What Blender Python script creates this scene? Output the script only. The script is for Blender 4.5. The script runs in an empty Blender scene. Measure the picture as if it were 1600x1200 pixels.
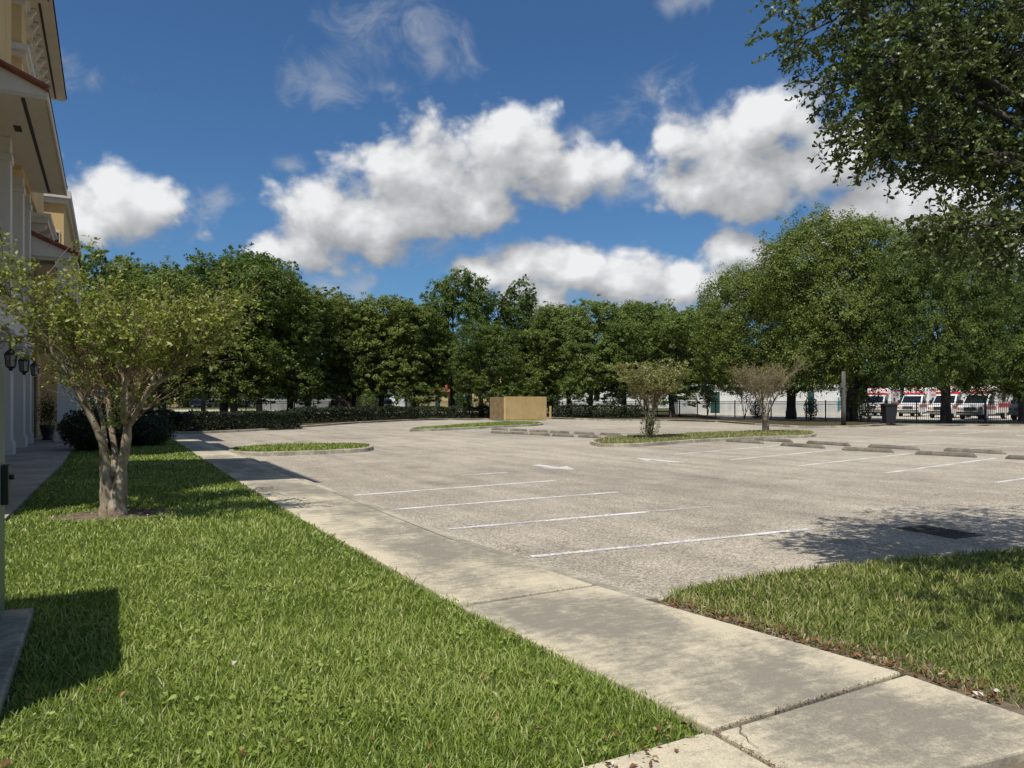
import bpy, math, random
import numpy as np
from mathutils import Vector, Matrix
random.seed(7)
RNG = np.random.default_rng(11)
S = bpy.context.scene
COL = S.collection
R_ = math.radians

# ------------------------------------------------------------------ frame of the place
# x: across the walk (towards the parking lot), y: along the walk and the building front, z up
TH = R_(27.8)
RX = np.array([math.cos(TH), -math.sin(TH)])
FW = np.array([math.sin(TH), math.cos(TH)])
HC, FPX, HZ = 1.6, 1200.0, 625.0
ZL = -0.10                                   # level of the asphalt; walk and lawn are level 0


def W(X, Y):
    p = RX * X + FW * Y
    return float(p[0]), float(p[1])


def G(px, py, z=0.0):
    Y = FPX * (HC - z) / (py - HZ)
    x, y = W((px - 800) / FPX * Y, Y)
    return (x, y, z)


def GA(px, py):
    return G(px, py, ZL)


def P(px, py, Y):
    x, y = W((px - 800) / FPX * Y, Y)
    return (x, y, HC - (py - HZ) / FPX * Y)


# ------------------------------------------------------------------ camera
cam = bpy.data.cameras.new('camera')
cam.sensor_width = 36.0
cam.lens = 27.0
cam.shift_y = 25.0 / 1600
cam.clip_end = 5000
cam.clip_start = 0.05
camo = bpy.data.objects.new('camera', cam)
camo.location = (0, 0, HC)
camo.rotation_euler = (R_(90), 0, -TH)
COL.objects.link(camo)
S.camera = camo

# ------------------------------------------------------------------ light
SUN_EL = R_(62)
SH = np.array([0.74, 0.67]); SH = SH / np.linalg.norm(SH)      # direction in which shadows fall
sun = bpy.data.lights.new('sun', 'SUN')
sun.energy = 4.2
sun.angle = R_(0.5)
sun.color = (1.0, 0.945, 0.86)
suno = bpy.data.objects.new('sun', sun)
ld = Vector((SH[0] * math.cos(SUN_EL), SH[1] * math.cos(SUN_EL), -math.sin(SUN_EL)))
suno.rotation_euler = ld.to_track_quat('-Z', 'Y').to_euler()
suno.location = (-30, -30, 60)
COL.objects.link(suno)
S.view_settings.view_transform = 'Standard'
S.view_settings.look = 'None'
S.view_settings.exposure = 0.22
S.view_settings.gamma = 1.0
S.cycles.max_bounces = 6
S.cycles.transparent_max_bounces = 8
S.cycles.use_denoising = True

# ------------------------------------------------------------------ node helpers


class NT:
    def __init__(self, tree):
        self.t = tree
        self.n = tree.nodes
        self.l = tree.links

    def new(self, typ, **kw):
        nd = self.n.new(typ)
        for k, v in kw.items():
            setattr(nd, k, v)
        return nd

    def put(self, sock, v):
        if v is None:
            return
        if hasattr(v, 'is_linked') or isinstance(v, bpy.types.NodeSocket):
            self.l.new(v, sock)
        else:
            sock.default_value = v

    def math(self, op, a, b=None, c=None, clamp=False):
        nd = self.new('ShaderNodeMath', operation=op)
        nd.use_clamp = clamp
        self.put(nd.inputs[0], a)
        self.put(nd.inputs[1], b)
        if c is not None:
            self.put(nd.inputs[2], c)
        return nd.outputs[0]

    def vmath(self, op, a, b=None):
        nd = self.new('ShaderNodeVectorMath', operation=op)
        self.put(nd.inputs[0], a)
        self.put(nd.inputs[1], b)
        return nd.outputs['Value'] if op in ('LENGTH', 'DOT_PRODUCT') else nd.outputs[0]

    def mix(self, f, a, b):
        nd = self.new('ShaderNodeMix', data_type='RGBA')
        self.put(nd.inputs[0], f)
        self.put(nd.inputs[6], a)
        self.put(nd.inputs[7], b)
        return nd.outputs[2]

    def smooth(self, v, lo, hi, to0=0.0, to1=1.0):
        nd = self.new('ShaderNodeMapRange', interpolation_type='SMOOTHSTEP')
        self.put(nd.inputs[0], v)
        nd.inputs[1].default_value = lo
        nd.inputs[2].default_value = hi
        nd.inputs[3].default_value = to0
        nd.inputs[4].default_value = to1
        return nd.outputs[0]

    def noise(self, vec, scale, detail=4, rough=0.55, dist=0.0):
        nd = self.new('ShaderNodeTexNoise')
        self.put(nd.inputs['Vector'], vec)
        nd.inputs['Scale'].default_value = scale
        nd.inputs['Detail'].default_value = detail
        nd.inputs['Roughness'].default_value = rough
        nd.inputs['Distortion'].default_value = dist
        return nd.outputs[0]

    def voro(self, vec, scale, out='Distance', feature='F1'):
        nd = self.new('ShaderNodeTexVoronoi', feature=feature)
        self.put(nd.inputs['Vector'], vec)
        nd.inputs['Scale'].default_value = scale
        return nd.outputs[out]

    def ramp(self, f, stops):
        nd = self.new('ShaderNodeValToRGB')
        self.put(nd.inputs[0], f)
        cr = nd.color_ramp
        while len(cr.elements) > 1:
            cr.elements.remove(cr.elements[-1])
        cr.elements[0].position = stops[0][0]
        cr.elements[0].color = (*stops[0][1], 1)
        for p, c in stops[1:]:
            e = cr.elements.new(p)
            e.color = (*c, 1)
        return nd.outputs[0]


def c4(c):
    return (c[0], c[1], c[2], 1.0)


# ------------------------------------------------------------------ world: sky and clouds
w = bpy.data.worlds.new('World')
S.world = w
w.use_nodes = True
wt = NT(w.node_tree)
wt.n.clear()
sky = wt.new('ShaderNodeTexSky', sky_type='NISHITA')
sky.sun_disc = False
sky.sun_elevation = SUN_EL
sky.sun_rotation = math.atan2(-SH[0], -SH[1])
sky.altitude = 50
sky.air_density = 1.0
sky.dust_density = 1.0
sky.ozone_density = 2.5
SKY_STRENGTH = 0.075


def sky_dir(px, py):
    x, y = W((px - 800) / FPX, 1.0)
    z = (HZ - py) / FPX
    return math.atan2(x, y), math.atan2(z, math.hypot(x, y))


tc = wt.new('ShaderNodeTexCoord')
sx = wt.new('ShaderNodeSeparateXYZ')
wt.l.new(tc.outputs['Generated'], sx.inputs[0])
az = wt.math('ARCTAN2', sx.outputs[0], sx.outputs[1])
el = wt.math('ARCSINE', sx.outputs[2])
cmb = wt.new('ShaderNodeCombineXYZ')
wt.put(cmb.inputs[0], az)
wt.put(cmb.inputs[1], el)
ANG = cmb.outputs[0]
# cumulus masses and thin wisps: bearing and height of each puff of cloud in the sky
THICK = [(560, 350, 140, 78), (680, 305, 170, 88), (800, 262, 120, 72), (900, 272, 85, 62), (470, 385, 95, 42), (610, 375, 130, 42), (520, 320, 80, 50), (740, 330, 110, 50), (400, 395, 60, 22), (755, 428, 70, 34), (825, 425, 75, 40),
         (1150, 245, 145, 72), (1215, 200, 90, 55), (1090, 290, 105, 48), (1290, 250, 110, 72), (1190, 302, 150, 34), (1045, 215, 32, 26), (1180, 268, 150, 55), (640, 335, 130, 60),
         (195, 330, 90, 65), (125, 350, 70, 65), (235, 318, 45, 34),
         (900, 430, 70, 50), (970, 455, 110, 48), (1070, 455, 100, 42), (1155, 398, 62, 46), (1150, 450, 80, 46), (850, 470, 80, 40),
         (1340, 330, 110, 58), (1450, 330, 130, 60), (1560, 380, 110, 60), (1290, 375, 70, 34),
         ]
FILL_BANKS = [(-1.5, .75, .55), (-2.5, .55, .5), (2.25, .8, .6), (1.75, .35, .4), (-2.2, 1.6, .5)]      # unseen banks added behind the viewer to whiten the fill light: bearing, height, size
THIN = [(140, 130, 62, 48), (515, 115, 56, 78), (630, 45, 110, 75), (670, 95, 75, 45), (1030, 142, 100, 48), (332, 312, 36, 40), (650, 210, 36, 22),
        (605, 140, 30, 34), (570, 440, 70, 36), (505, 452, 40, 24), (780, 415, 85, 30), (450, 250, 34, 18), (1060, 10, 50, 22), (880, 205, 60, 24), (1270, 130, 50, 40),
        (975, 270, 55, 60)]


def cloud_group():
    g = bpy.data.node_groups.new('cloud_field', 'ShaderNodeTree')
    g.interface.new_socket('Vector', in_out='INPUT', socket_type='NodeSocketVector')
    g.interface.new_socket('Thick', in_out='OUTPUT', socket_type='NodeSocketFloat')
    g.interface.new_socket('Thin', in_out='OUTPUT', socket_type='NodeSocketFloat')
    t = NT(g)
    gi = t.new('NodeGroupInput')
    go = t.new('NodeGroupOutput')
    v = gi.outputs[0]
    wn = t.new('ShaderNodeTexNoise')
    t.put(wn.inputs['Vector'], v)
    wn.inputs['Scale'].default_value = 7.0
    wn.inputs['Detail'].default_value = 3
    off = t.vmath('SUBTRACT', wn.outputs['Color'], (0.5, 0.5, 0.5))
    off = t.vmath('MULTIPLY', off, (0.11, 0.06, 0.0))
    vw = t.vmath('MULTIPLY', t.vmath('ADD', v, off), (1.0, 1.6, 0.0))

    def field(lst, extra=()):
        acc = None
        for (a, e, r) in extra:
            ln = t.new('ShaderNodeVectorMath', operation='DISTANCE')
            t.put(ln.inputs[0], vw)
            ln.inputs[1].default_value = (a, e * 1.6, 0)
            s = t.math('MULTIPLY_ADD', ln.outputs['Value'], -1.0 / r, 1.0)
            acc = s if acc is None else t.math('MAXIMUM', acc, s)
        for (px, py, rx, ry) in lst:
            a, e = sky_dir(px, py)
            a0, _ = sky_dir(px - rx, py)
            a1, _ = sky_dir(px + rx, py)
            _, e0 = sky_dir(px, py + ry)
            _, e1 = sky_dir(px, py - ry)
            r = math.sqrt(abs(a1 - a0) * abs(e1 - e0) * 1.6) / 2 * 1.10
            ln = t.new('ShaderNodeVectorMath', operation='DISTANCE')
            t.put(ln.inputs[0], vw)
            ln.inputs[1].default_value = (a, e * 1.6, 0)
            s = t.math('MULTIPLY_ADD', ln.outputs['Value'], -1.0 / r, 1.0)
            if acc is None:
                acc = s
            else:
                acc = t.math('SMOOTH_MAX', acc, s, 0.35)
        return acc
    fa = field(THICK, FILL_BANKS)
    fb = field(THIN)
    vs = t.vmath('MULTIPLY', v, (1.0, 1.25, 1.0))
    n1 = t.noise(vs, 15.0, 8, 0.58, 0.2)
    n1 = t.math('SUBTRACT', n1, 0.5)
    vo = t.new('ShaderNodeTexVoronoi', feature='SMOOTH_F1')
    t.put(vo.inputs['Vector'], t.vmath('ADD', vs, t.vmath('MULTIPLY', off, (0.8, 0.8, 0))))
    vo.inputs['Scale'].default_value = 26.0
    vo.inputs['Smoothness'].default_value = 0.4
    try:
        vo.inputs['Detail'].default_value = 2.0
        vo.inputs['Roughness'].default_value = 0.5
    except Exception:
        pass
    puff = t.math('SUBTRACT', 0.45, vo.outputs['Distance'])
    dens = t.math('ADD', fa, t.math('MULTIPLY', n1, 1.2))
    dens = t.math('ADD', dens, t.math('MULTIPLY', puff, 0.38))
    n2 = t.noise(vs, 13.0, 6, 0.62, 0.8)
    thin = t.math('ADD', fb, t.math('MULTIPLY', t.math('SUBTRACT', n2, 0.55), 3.2))
    t.put(go.inputs[0], dens)
    t.put(go.inputs[1], thin)
    return g


CG = cloud_group()


def cg(vec):
    nd = wt.new('ShaderNodeGroup')
    nd.node_tree = CG
    wt.put(nd.inputs[0], vec)
    return nd.outputs[0], nd.outputs[1]


d0, t0 = cg(ANG)
d1, _ = cg(wt.vmath('ADD', ANG, (-0.014, 0.036, 0)))
slope = wt.math('SUBTRACT', d0, d1)          # rises towards the sunny upper side of a puff
lit = wt.math('MULTIPLY_ADD', slope, 0.72, 0.45)
a_thick = wt.smooth(wt.math('MULTIPLY_ADD', slope, 0.28, d0), -0.26, 0.38)
a_thin = wt.math('MULTIPLY', wt.smooth(t0, -0.15, 1.3), 0.58)
ccol = wt.ramp(lit, [(0.0, (0.25, 0.26, 0.275)), (0.30, (0.34, 0.35, 0.36)), (0.60, (0.47, 0.48, 0.495)), (1.0, (0.73, 0.74, 0.75))])
skyc = wt.vmath('MULTIPLY', sky.outputs[0], (SKY_STRENGTH * 0.53, SKY_STRENGTH * 0.82, SKY_STRENGTH * 1.08))
tint = wt.mix(a_thin, skyc, (0.40, 0.42, 0.455, 1))
full = wt.mix(a_thick, tint, ccol)
bg = wt.new('ShaderNodeBackground')
wt.put(bg.inputs[0], full)
bg.inputs[1].default_value = 1.0
wo = wt.new('ShaderNodeOutputWorld')
wt.l.new(bg.outputs[0], wo.inputs[0])
w.cycles.sampling_method = 'MANUAL'
w.cycles.sample_map_resolution = 512

# ------------------------------------------------------------------ materials
_l, _r = [G(1120, 1141), G(446, 796), G(362, 745)], [G(1412, 1051), G(599, 800), G(433, 735)]
WALK_MID = np.polyfit([(a[1] + c[1]) / 2 for a, c in zip(_l, _r)], [(a[0] + c[0]) / 2 for a, c in zip(_l, _r)], 1)[::-1].tolist()
MATS = {}


def mat(name, fn):
    m = bpy.data.materials.new(name)
    m.use_nodes = True
    t = NT(m.node_tree)
    b = t.n['Principled BSDF']
    fn(t, b)
    MATS[name] = m
    return m


def pos(t):
    return t.new('ShaderNodeNewGeometry').outputs['Position']


def bump(t, b, h, strength=0.3, dist=0.01):
    nd = t.new('ShaderNodeBump')
    nd.inputs['Strength'].default_value = strength
    nd.inputs['Distance'].default_value = dist
    t.put(nd.inputs['Height'], h)
    t.l.new(nd.outputs[0], b.inputs['Normal'])


def m_asphalt(t, b):
    p = pos(t)
    big = t.noise(p, 0.11, 5, 0.6, 0.6)
    mid = t.noise(p, 0.9, 6, 0.65)
    stone = t.new('ShaderNodeTexVoronoi', feature='F1')
    t.put(stone.inputs['Vector'], p)
    stone.inputs['Scale'].default_value = 62
    sc = t.new('ShaderNodeSeparateColor')
    t.l.new(stone.outputs['Color'], sc.inputs[0])
    spk = sc.outputs[0]
    col = t.ramp(spk, [(0.0, (0.175, 0.148, 0.112)), (0.3, (0.315, 0.275, 0.215)), (0.65, (0.405, 0.357, 0.285)), (1.0, (0.58, 0.52, 0.42))])
    m = t.math('ADD', t.math('MULTIPLY', big, 0.75), t.math('MULTIPLY', mid, 0.55))
    f = t.smooth(m, 0.42, 0.85, 0.74, 1.14)
    # tyre tracks and old sweeps run along the driving lane
    st = t.new('ShaderNodeMapping')
    t.l.new(p, st.inputs[0])
    st.inputs['Rotation'].default_value = (0, 0, R_(18))
    st.inputs['Scale'].default_value = (0.9, 0.07, 1)
    trk = t.noise(st.outputs[0], 1.6, 4, 0.6, 0.4)
    f = t.math('MULTIPLY', f, t.smooth(trk, 0.35, 0.6, 0.87, 1.04))
    oil = t.smooth(t.noise(p, 0.55, 3, 0.5, 0.3), 0.68, 0.78, 1.0, 0.78)
    f = t.math('MULTIPLY', f, oil)
    drip = t.new('ShaderNodeTexVoronoi', feature='F1')
    wv = t.new('ShaderNodeTexNoise')
    t.put(wv.inputs['Vector'], p)
    wv.inputs['Scale'].default_value = 1.7
    t.put(drip.inputs['Vector'], t.vmath('ADD', p, t.vmath('MULTIPLY', wv.outputs['Color'], (0.7, 0.7, 0))))
    drip.inputs['Scale'].default_value = 0.42
    f = t.math('MULTIPLY', f, t.smooth(drip.outputs['Distance'], 0.02, 0.30, 0.80, 1.0))
    ed = t.new('ShaderNodeTexVoronoi', feature='DISTANCE_TO_EDGE')
    t.put(ed.inputs['Vector'], t.vmath('ADD', p, t.vmath('MULTIPLY', wv.outputs['Color'], (1.6, 1.6, 0))))
    ed.inputs['Scale'].default_value = 0.085
    f = t.math('MULTIPLY', f, t.smooth(ed.outputs['Distance'], 0.0004, 0.0014, 0.62, 1.0))
    col = t.mix(1.0, col, f)
    nd = col.node
    nd.blend_type = 'MULTIPLY'
    t.put(b.inputs['Base Color'], col)
    b.inputs['Roughness'].default_value = 0.93
    b.inputs['Specular IOR Level'].default_value = 0.25
    bump(t, b, stone.outputs['Distance'], 0.5, 0.006)


def m_concrete(base, dark, amount=0.5, scale=1.0, mid=None):
    def fn(t, b):
        p = pos(t)
        mp = t.new('ShaderNodeMapping')
        t.l.new(p, mp.inputs[0])
        mp.inputs['Scale'].default_value = (1.5, 0.55, 1)
        mp.inputs['Rotation'].default_value = (0, 0, R_(-28))
        a = t.noise(p, 0.62 * scale, 7, 0.62, 0.5)
        a2 = t.noise(mp.outputs[0], 2.6 * scale, 8, 0.7, 0.3)
        mq = t.new('ShaderNodeMapping')
        t.l.new(p, mq.inputs[0])
        mq.inputs['Scale'].default_value = (0.6, 1.5, 1)
        a3 = t.math('ADD', t.math('MULTIPLY', t.noise(mq.outputs[0], 9.0 * scale, 8, 0.75, 0.4), 0.72), t.math('MULTIPLY', t.noise(mp.outputs[0], 38 * scale, 4, 0.7), 0.28))
        f = t.math('ADD', t.math('MULTIPLY', a, 0.75), t.math('MULTIPLY', a2, 0.30))
        if mid:
            sp = t.new('ShaderNodeSeparateXYZ')
            t.l.new(p, sp.inputs[0])
            u = t.math('ABSOLUTE', t.math('SUBTRACT', sp.outputs[0], t.math('MULTIPLY_ADD', sp.outputs[1], mid[1], mid[0])))
            f = t.math('ADD', f, t.smooth(u, 0.28, 0.78, 0.035, -0.09))
        f = t.smooth(t.math('ADD', f, t.math('MULTIPLY', a3, 0.75)), 0.74, 1.02, 0, amount)
        fine = t.noise(p, 120, 3, 0.7)
        col = t.mix(f, c4(base), c4(dark))
        fv = t.smooth(fine, 0.28, 0.72, 0.76, 1.2)
        pit = t.smooth(t.voro(p, 34), 0.05, 0.13, 0.72, 1.0)
        c = t.mix(1.0, col, t.math('MULTIPLY', fv, pit))
        c.node.blend_type = 'MULTIPLY'
        t.put(b.inputs['Base Color'], c)
        b.inputs['Roughness'].default_value = 0.9
        b.inputs['Specular IOR Level'].default_value = 0.25
        bump(t, b, t.math('ADD', fine, t.math('MULTIPLY', a2, 0.6)), 0.25, 0.006)
    return fn


def m_paint(t, b):
    p = pos(t)
    n = t.noise(p, 22, 6, 0.75)
    n2 = t.noise(p, 1.3, 3, 0.6)
    v = t.voro(p, 62)
    f = t.smooth(t.math('ADD', t.math('ADD', n, t.math('MULTIPLY', n2, 0.55)), t.math('MULTIPLY', v, 0.12)), 0.70, 1.02, 0.0, 0.9)
    t.put(b.inputs['Base Color'], t.mix(f, (0.80, 0.79, 0.76, 1), (0.24, 0.215, 0.19, 1)))
    b.inputs['Roughness'].default_value = 0.8
    bump(t, b, v, 0.4, 0.005)


def m_faded(t, b):
    p = pos(t)
    n = t.noise(p, 14, 6, 0.75)
    f = t.smooth(n, 0.36, 0.62, 0.15, 0.95)
    t.put(b.inputs['Base Color'], t.mix(f, (0.52, 0.50, 0.46, 1), (0.26, 0.235, 0.205, 1)))
    b.inputs['Roughness'].default_value = 0.9


def m_two(c1, c2, scale, rough=0.8, detail=5, spec=0.3, lo=0.35, hi=0.65, bmp=0.0, bscale=None):
    def fn(t, b):
        p = pos(t)
        n = t.noise(p, scale, detail, 0.62)
        t.put(b.inputs['Base Color'], t.mix(t.smooth(n, lo, hi), c4(c1), c4(c2)))
        b.inputs['Roughness'].default_value = rough
        b.inputs['Specular IOR Level'].default_value = spec
        if bmp:
            bump(t, b, t.noise(p, bscale or scale * 6, 5, 0.65), bmp, 0.02)
    return fn


def m_leaf(stops, trans=0.35, rough=0.45, spec=0.4, rnd=0.25, tcol=(0.16, 0.26, 0.03)):
    def fn(t, b):
        at = t.new('ShaderNodeAttribute', attribute_name='tint')
        oi = t.new('ShaderNodeObjectInfo')
        f = t.math('ADD', at.outputs['Fac'], t.math('MULTIPLY', t.math('SUBTRACT', oi.outputs['Random'], 0.5), rnd), clamp=True)
        col = t.ramp(f, stops)
        if rnd > .5:                                   # each tree has a green of its own
            kind_ = t.ramp(t.math('FRACT', t.math('MULTIPLY', oi.outputs['Random'], 7.3)), [(0.0, (0.74, 0.90, 0.95)), (0.5, (1.0, 1.0, 0.95)), (1.0, (1.08, 1.03, 0.88))])
            col = t.mix(1.0, col, kind_)
            col.node.blend_type = 'MULTIPLY'
        t.put(b.inputs['Base Color'], col)
        b.inputs['Roughness'].default_value = rough
        b.inputs['Specular IOR Level'].default_value = spec
        tr = t.new('ShaderNodeBsdfTranslucent')
        tm = t.mix(0.5, col, c4(tcol))
        t.put(tr.inputs[0], tm)
        mx = t.new('ShaderNodeMixShader')
        mx.inputs[0].default_value = trans
        t.l.new(b.outputs[0], mx.inputs[1])
        t.l.new(tr.outputs[0], mx.inputs[2])
        out = t.n['Material Output']
        t.l.new(mx.outputs[0], out.inputs[0])
    return fn


def m_bark(c1, c2, c3, sc=9.0, squash=0.25):
    def fn(t, b):
        p = pos(t)
        mp = t.new('ShaderNodeMapping')
        t.l.new(p, mp.inputs[0])
        mp.inputs['Scale'].default_value = (1, 1, squash)
        n = t.noise(mp.outputs[0], sc, 6, 0.65, 0.6)
        n2 = t.noise(p, sc * 0.5, 3, 0.5)
        c = t.ramp(n, [(0.3, c1), (0.5, c2), (0.68, c3)])
        c = t.mix(t.smooth(n2, 0.45, 0.65, 0, 0.6), c, c4(c1))
        t.put(b.inputs['Base Color'], c)
        b.inputs['Roughness'].default_value = 0.85
        b.inputs['Specular IOR Level'].default_value = 0.2
        bump(t, b, n, 0.6, 0.03)
    return fn


def m_plain(c, rough=0.5, metal=0.0, spec=0.5, var=0.10, scale=3.0):
    def fn(t, b):
        n = t.noise(pos(t), scale, 5, 0.6)
        k = t.smooth(n, 0.3, 0.7, 1 - var, 1 + var)
        cc = t.mix(1.0, c4(c), k)
        cc.node.blend_type = 'MULTIPLY'
        t.put(b.inputs['Base Color'], cc)
        b.inputs['Roughness'].default_value = rough
        b.inputs['Metallic'].default_value = metal
        b.inputs['Specular IOR Level'].default_value = spec
    return fn


def m_stucco(c, var=0.1):
    def fn(t, b):
        p = pos(t)
        mp = t.new('ShaderNodeMapping')
        t.l.new(p, mp.inputs[0])
        mp.inputs['Scale'].default_value = (1, 1, 0.2)
        n = t.noise(mp.outputs[0], 1.3, 6, 0.65)
        k = t.smooth(n, 0.3, 0.7, 1 + var, 1 - var)
        cc = t.mix(1.0, c4(c), k)
        cc.node.blend_type = 'MULTIPLY'
        t.put(b.inputs['Base Color'], cc)
        b.inputs['Roughness'].default_value = 0.9
        b.inputs['Specular IOR Level'].default_value = 0.2
        bump(t, b, t.noise(p, 90, 3, 0.6), 0.25, 0.006)
    return fn


def m_rib(c, per=0.22, axis=0):
    # profiled sheet metal: ribs across the wall
    def fn(t, b):
        tcn = t.new('ShaderNodeTexCoord')
        sp = t.new('ShaderNodeSeparateXYZ')
        t.l.new(tcn.outputs['Object'], sp.inputs[0])
        s = t.math('SINE', t.math('MULTIPLY', sp.outputs[axis], 6.283 / per))
        n = t.noise(tcn.outputs['Object'], 0.8, 5, 0.6)
        cc = t.mix(t.smooth(n, 0.45, 0.75, 0, 0.5), c4(c), c4((c[0] * 0.72, c[1] * 0.70, c[2] * 0.66)))
        t.put(b.inputs['Base Color'], cc)
        b.inputs['Roughness'].default_value = 0.55
        bump(t, b, s, 0.6, 0.03)
    return fn


mat('asphalt', m_asphalt)
mat('concrete', m_concrete((0.535, 0.47, 0.34), (0.215, 0.197, 0.158), 0.95, 1.0, WALK_MID))
mat('kerb', m_concrete((0.50, 0.45, 0.35), (0.17, 0.155, 0.125), 0.8, 1.6))
mat('walkway', m_concrete((0.40, 0.36, 0.30), (0.20, 0.185, 0.16), 0.7))
mat('stop', m_concrete((0.27, 0.245, 0.195), (0.11, 0.10, 0.082), 0.85, 2.5))
mat('pale_concrete', m_concrete((0.62, 0.56, 0.46), (0.42, 0.38, 0.31), 0.5))
mat('paint', m_paint)
mat('faded', m_faded)
mat('soil', m_two((0.10, 0.075, 0.05), (0.19, 0.15, 0.11), 7, 0.95, 7, 0.15, bmp=0.5))
mat('lawn_soil', m_two((0.045, 0.07, 0.018), (0.075, 0.095, 0.03), 3, 0.95, 6, 0.1, bmp=0.4))
mat('mulch', m_two((0.035, 0.026, 0.018), (0.13, 0.082, 0.05), 9, 0.95, 7, 0.1, bmp=0.6))
mat('verge', m_two((0.035, 0.036, 0.016), (0.10, 0.075, 0.042), 2.2, 0.95, 7, 0.1, bmp=0.5))
mat('dry_grass', m_two((0.10, 0.13, 0.035), (0.26, 0.19, 0.10), 0.5, 0.95, 6, 0.1, bmp=0.4))
mat('far_ground', m_two((0.07, 0.10, 0.03), (0.15, 0.14, 0.06), 0.15, 0.95, 6, 0.1))
GR = [(0.0, (0.10, 0.150, 0.022)), (0.35, (0.205, 0.280, 0.040)), (0.65, (0.325, 0.400, 0.085)), (0.86, (0.47, 0.49, 0.18)), (1.0, (0.60, 0.51, 0.30))]
mat('grass', m_leaf(GR, 0.35, 0.45, 0.4, 0.0, (0.30, 0.40, 0.05)))
GR2 = [(0.0, (0.095, 0.130, 0.022)), (0.4, (0.195, 0.245, 0.044)), (0.7, (0.31, 0.335, 0.090)), (0.85, (0.38, 0.35, 0.15)), (1.0, (0.52, 0.42, 0.24))]
mat('grass_dry', m_leaf(GR2, 0.32, 0.5, 0.35, 0.0, (0.25, 0.3, 0.05)))
OAK = [(0.0, (0.074, 0.108, 0.022)), (0.45, (0.130, 0.175, 0.036)), (0.8, (0.190, 0.240, 0.054)), (1.0, (0.25, 0.285, 0.080))]
mat('oak_leaf', m_leaf(OAK, 0.38, 0.5, 0.35, 0.55, (0.12, 0.21, 0.03)))
NOAK = [(0.0, (0.055, 0.078, 0.022)), (0.5, (0.105, 0.142, 0.038)), (0.85, (0.170, 0.215, 0.06)), (1.0, (0.26, 0.29, 0.10))]
mat('near_oak_leaf', m_leaf(NOAK, 0.28, 0.42, 0.42, 0.0, (0.09, 0.14, 0.03)))
CRP = [(0.0, (0.095, 0.135, 0.02)), (0.45, (0.20, 0.24, 0.036)), (0.8, (0.37, 0.395, 0.08)), (1.0, (0.52, 0.50, 0.19))]
mat('crape_leaf', m_leaf(CRP, 0.35, 0.45, 0.45, 0.1, (0.30, 0.36, 0.05)))
CRP2 = [(0.0, (0.13, 0.14, 0.035)), (0.5, (0.25, 0.26, 0.08)), (1.0, (0.45, 0.45, 0.20))]
mat('pale_crape_leaf', m_leaf(CRP2, 0.3, 0.5, 0.4, 0.1, (0.3, 0.3, 0.08)))
CRP3 = [(0.0, (0.13, 0.10, 0.05)), (0.5, (0.22, 0.18, 0.09)), (1.0, (0.30, 0.27, 0.13))]
mat('bare_crape_leaf', m_leaf(CRP3, 0.2, 0.6, 0.2, 0.1, (0.2, 0.15, 0.06)))
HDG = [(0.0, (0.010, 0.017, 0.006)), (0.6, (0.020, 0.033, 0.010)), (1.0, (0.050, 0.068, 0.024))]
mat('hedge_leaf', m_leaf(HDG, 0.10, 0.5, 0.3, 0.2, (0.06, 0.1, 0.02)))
RED = [(0.0, (0.035, 0.012, 0.012)), (0.6, (0.075, 0.03, 0.024)), (1.0, (0.17, 0.085, 0.06))]
mat('red_leaf', m_leaf(RED, 0.2, 0.5, 0.4, 0.2, (0.15, 0.04, 0.03)))
LIT = [(0.0, (0.09, 0.045, 0.02)), (0.5, (0.20, 0.095, 0.04)), (0.85, (0.30, 0.19, 0.09)), (1.0, (0.62, 0.58, 0.5))]
mat('litter', m_leaf(LIT, 0.1, 0.7, 0.2, 0.0, (0.2, 0.1, 0.04)))
mat('oak_bark', m_bark((0.035, 0.028, 0.022), (0.075, 0.062, 0.05), (0.14, 0.12, 0.10)))
mat('crape_bark', m_bark((0.115, 0.08, 0.052), (0.30, 0.235, 0.165), (0.50, 0.43, 0.34), 11, 0.3))
mat('twig', m_two((0.16, 0.10, 0.065), (0.30, 0.21, 0.14), 5, 0.8))
mat('brown_twig', m_two((0.17, 0.135, 0.075), (0.29, 0.24, 0.145), 5, 0.8))
mat('cream', m_stucco((0.60, 0.44, 0.22)))
mat('tan_wall', m_stucco((0.52, 0.40, 0.27)))
mat('white_trim', m_stucco((0.60, 0.57, 0.52), 0.07))
mat('soffit', m_stucco((0.50, 0.46, 0.39), 0.05))
mat('vent', m_plain((0.03, 0.028, 0.026), 0.8))
mat('tile', m_two((0.15, 0.045, 0.032), (0.26, 0.095, 0.06), 3, 0.75, bmp=0.2))
mat('balcony', m_two((0.22, 0.145, 0.075), (0.32, 0.22, 0.12), 4, 0.8))
mat('glass', m_plain((0.012, 0.014, 0.016), 0.08, 0.0, 0.6, 0.05))
mat('door', m_plain((0.035, 0.022, 0.016), 0.45))
mat('black_metal', m_plain((0.012, 0.012, 0.013), 0.42))
mat('grate_iron', m_two((0.05, 0.042, 0.035), (0.10, 0.075, 0.055), 14, 0.75))
mat('pit', m_plain((0.006, 0.006, 0.006), 0.95))
mat('lamp_glass', m_plain((0.22, 0.21, 0.19), 0.3))
mat('cabinet', m_plain((0.15, 0.20, 0.145), 0.45, 0, 0.4, 0.12))
mat('rubber', m_plain((0.018, 0.018, 0.018), 0.75))
mat('van_white', m_plain((0.78, 0.78, 0.77), 0.3, 0, 0.5, 0.03))
mat('van_red', m_plain((0.52, 0.022, 0.022), 0.35))
mat('van_dark', m_plain((0.03, 0.032, 0.036), 0.4))
mat('chrome', m_plain((0.62, 0.62, 0.63), 0.2, 1.0))
mat('lens', m_plain((0.55, 0.55, 0.52), 0.12))
mat('amber', m_plain((0.6, 0.2, 0.02), 0.25))
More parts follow.
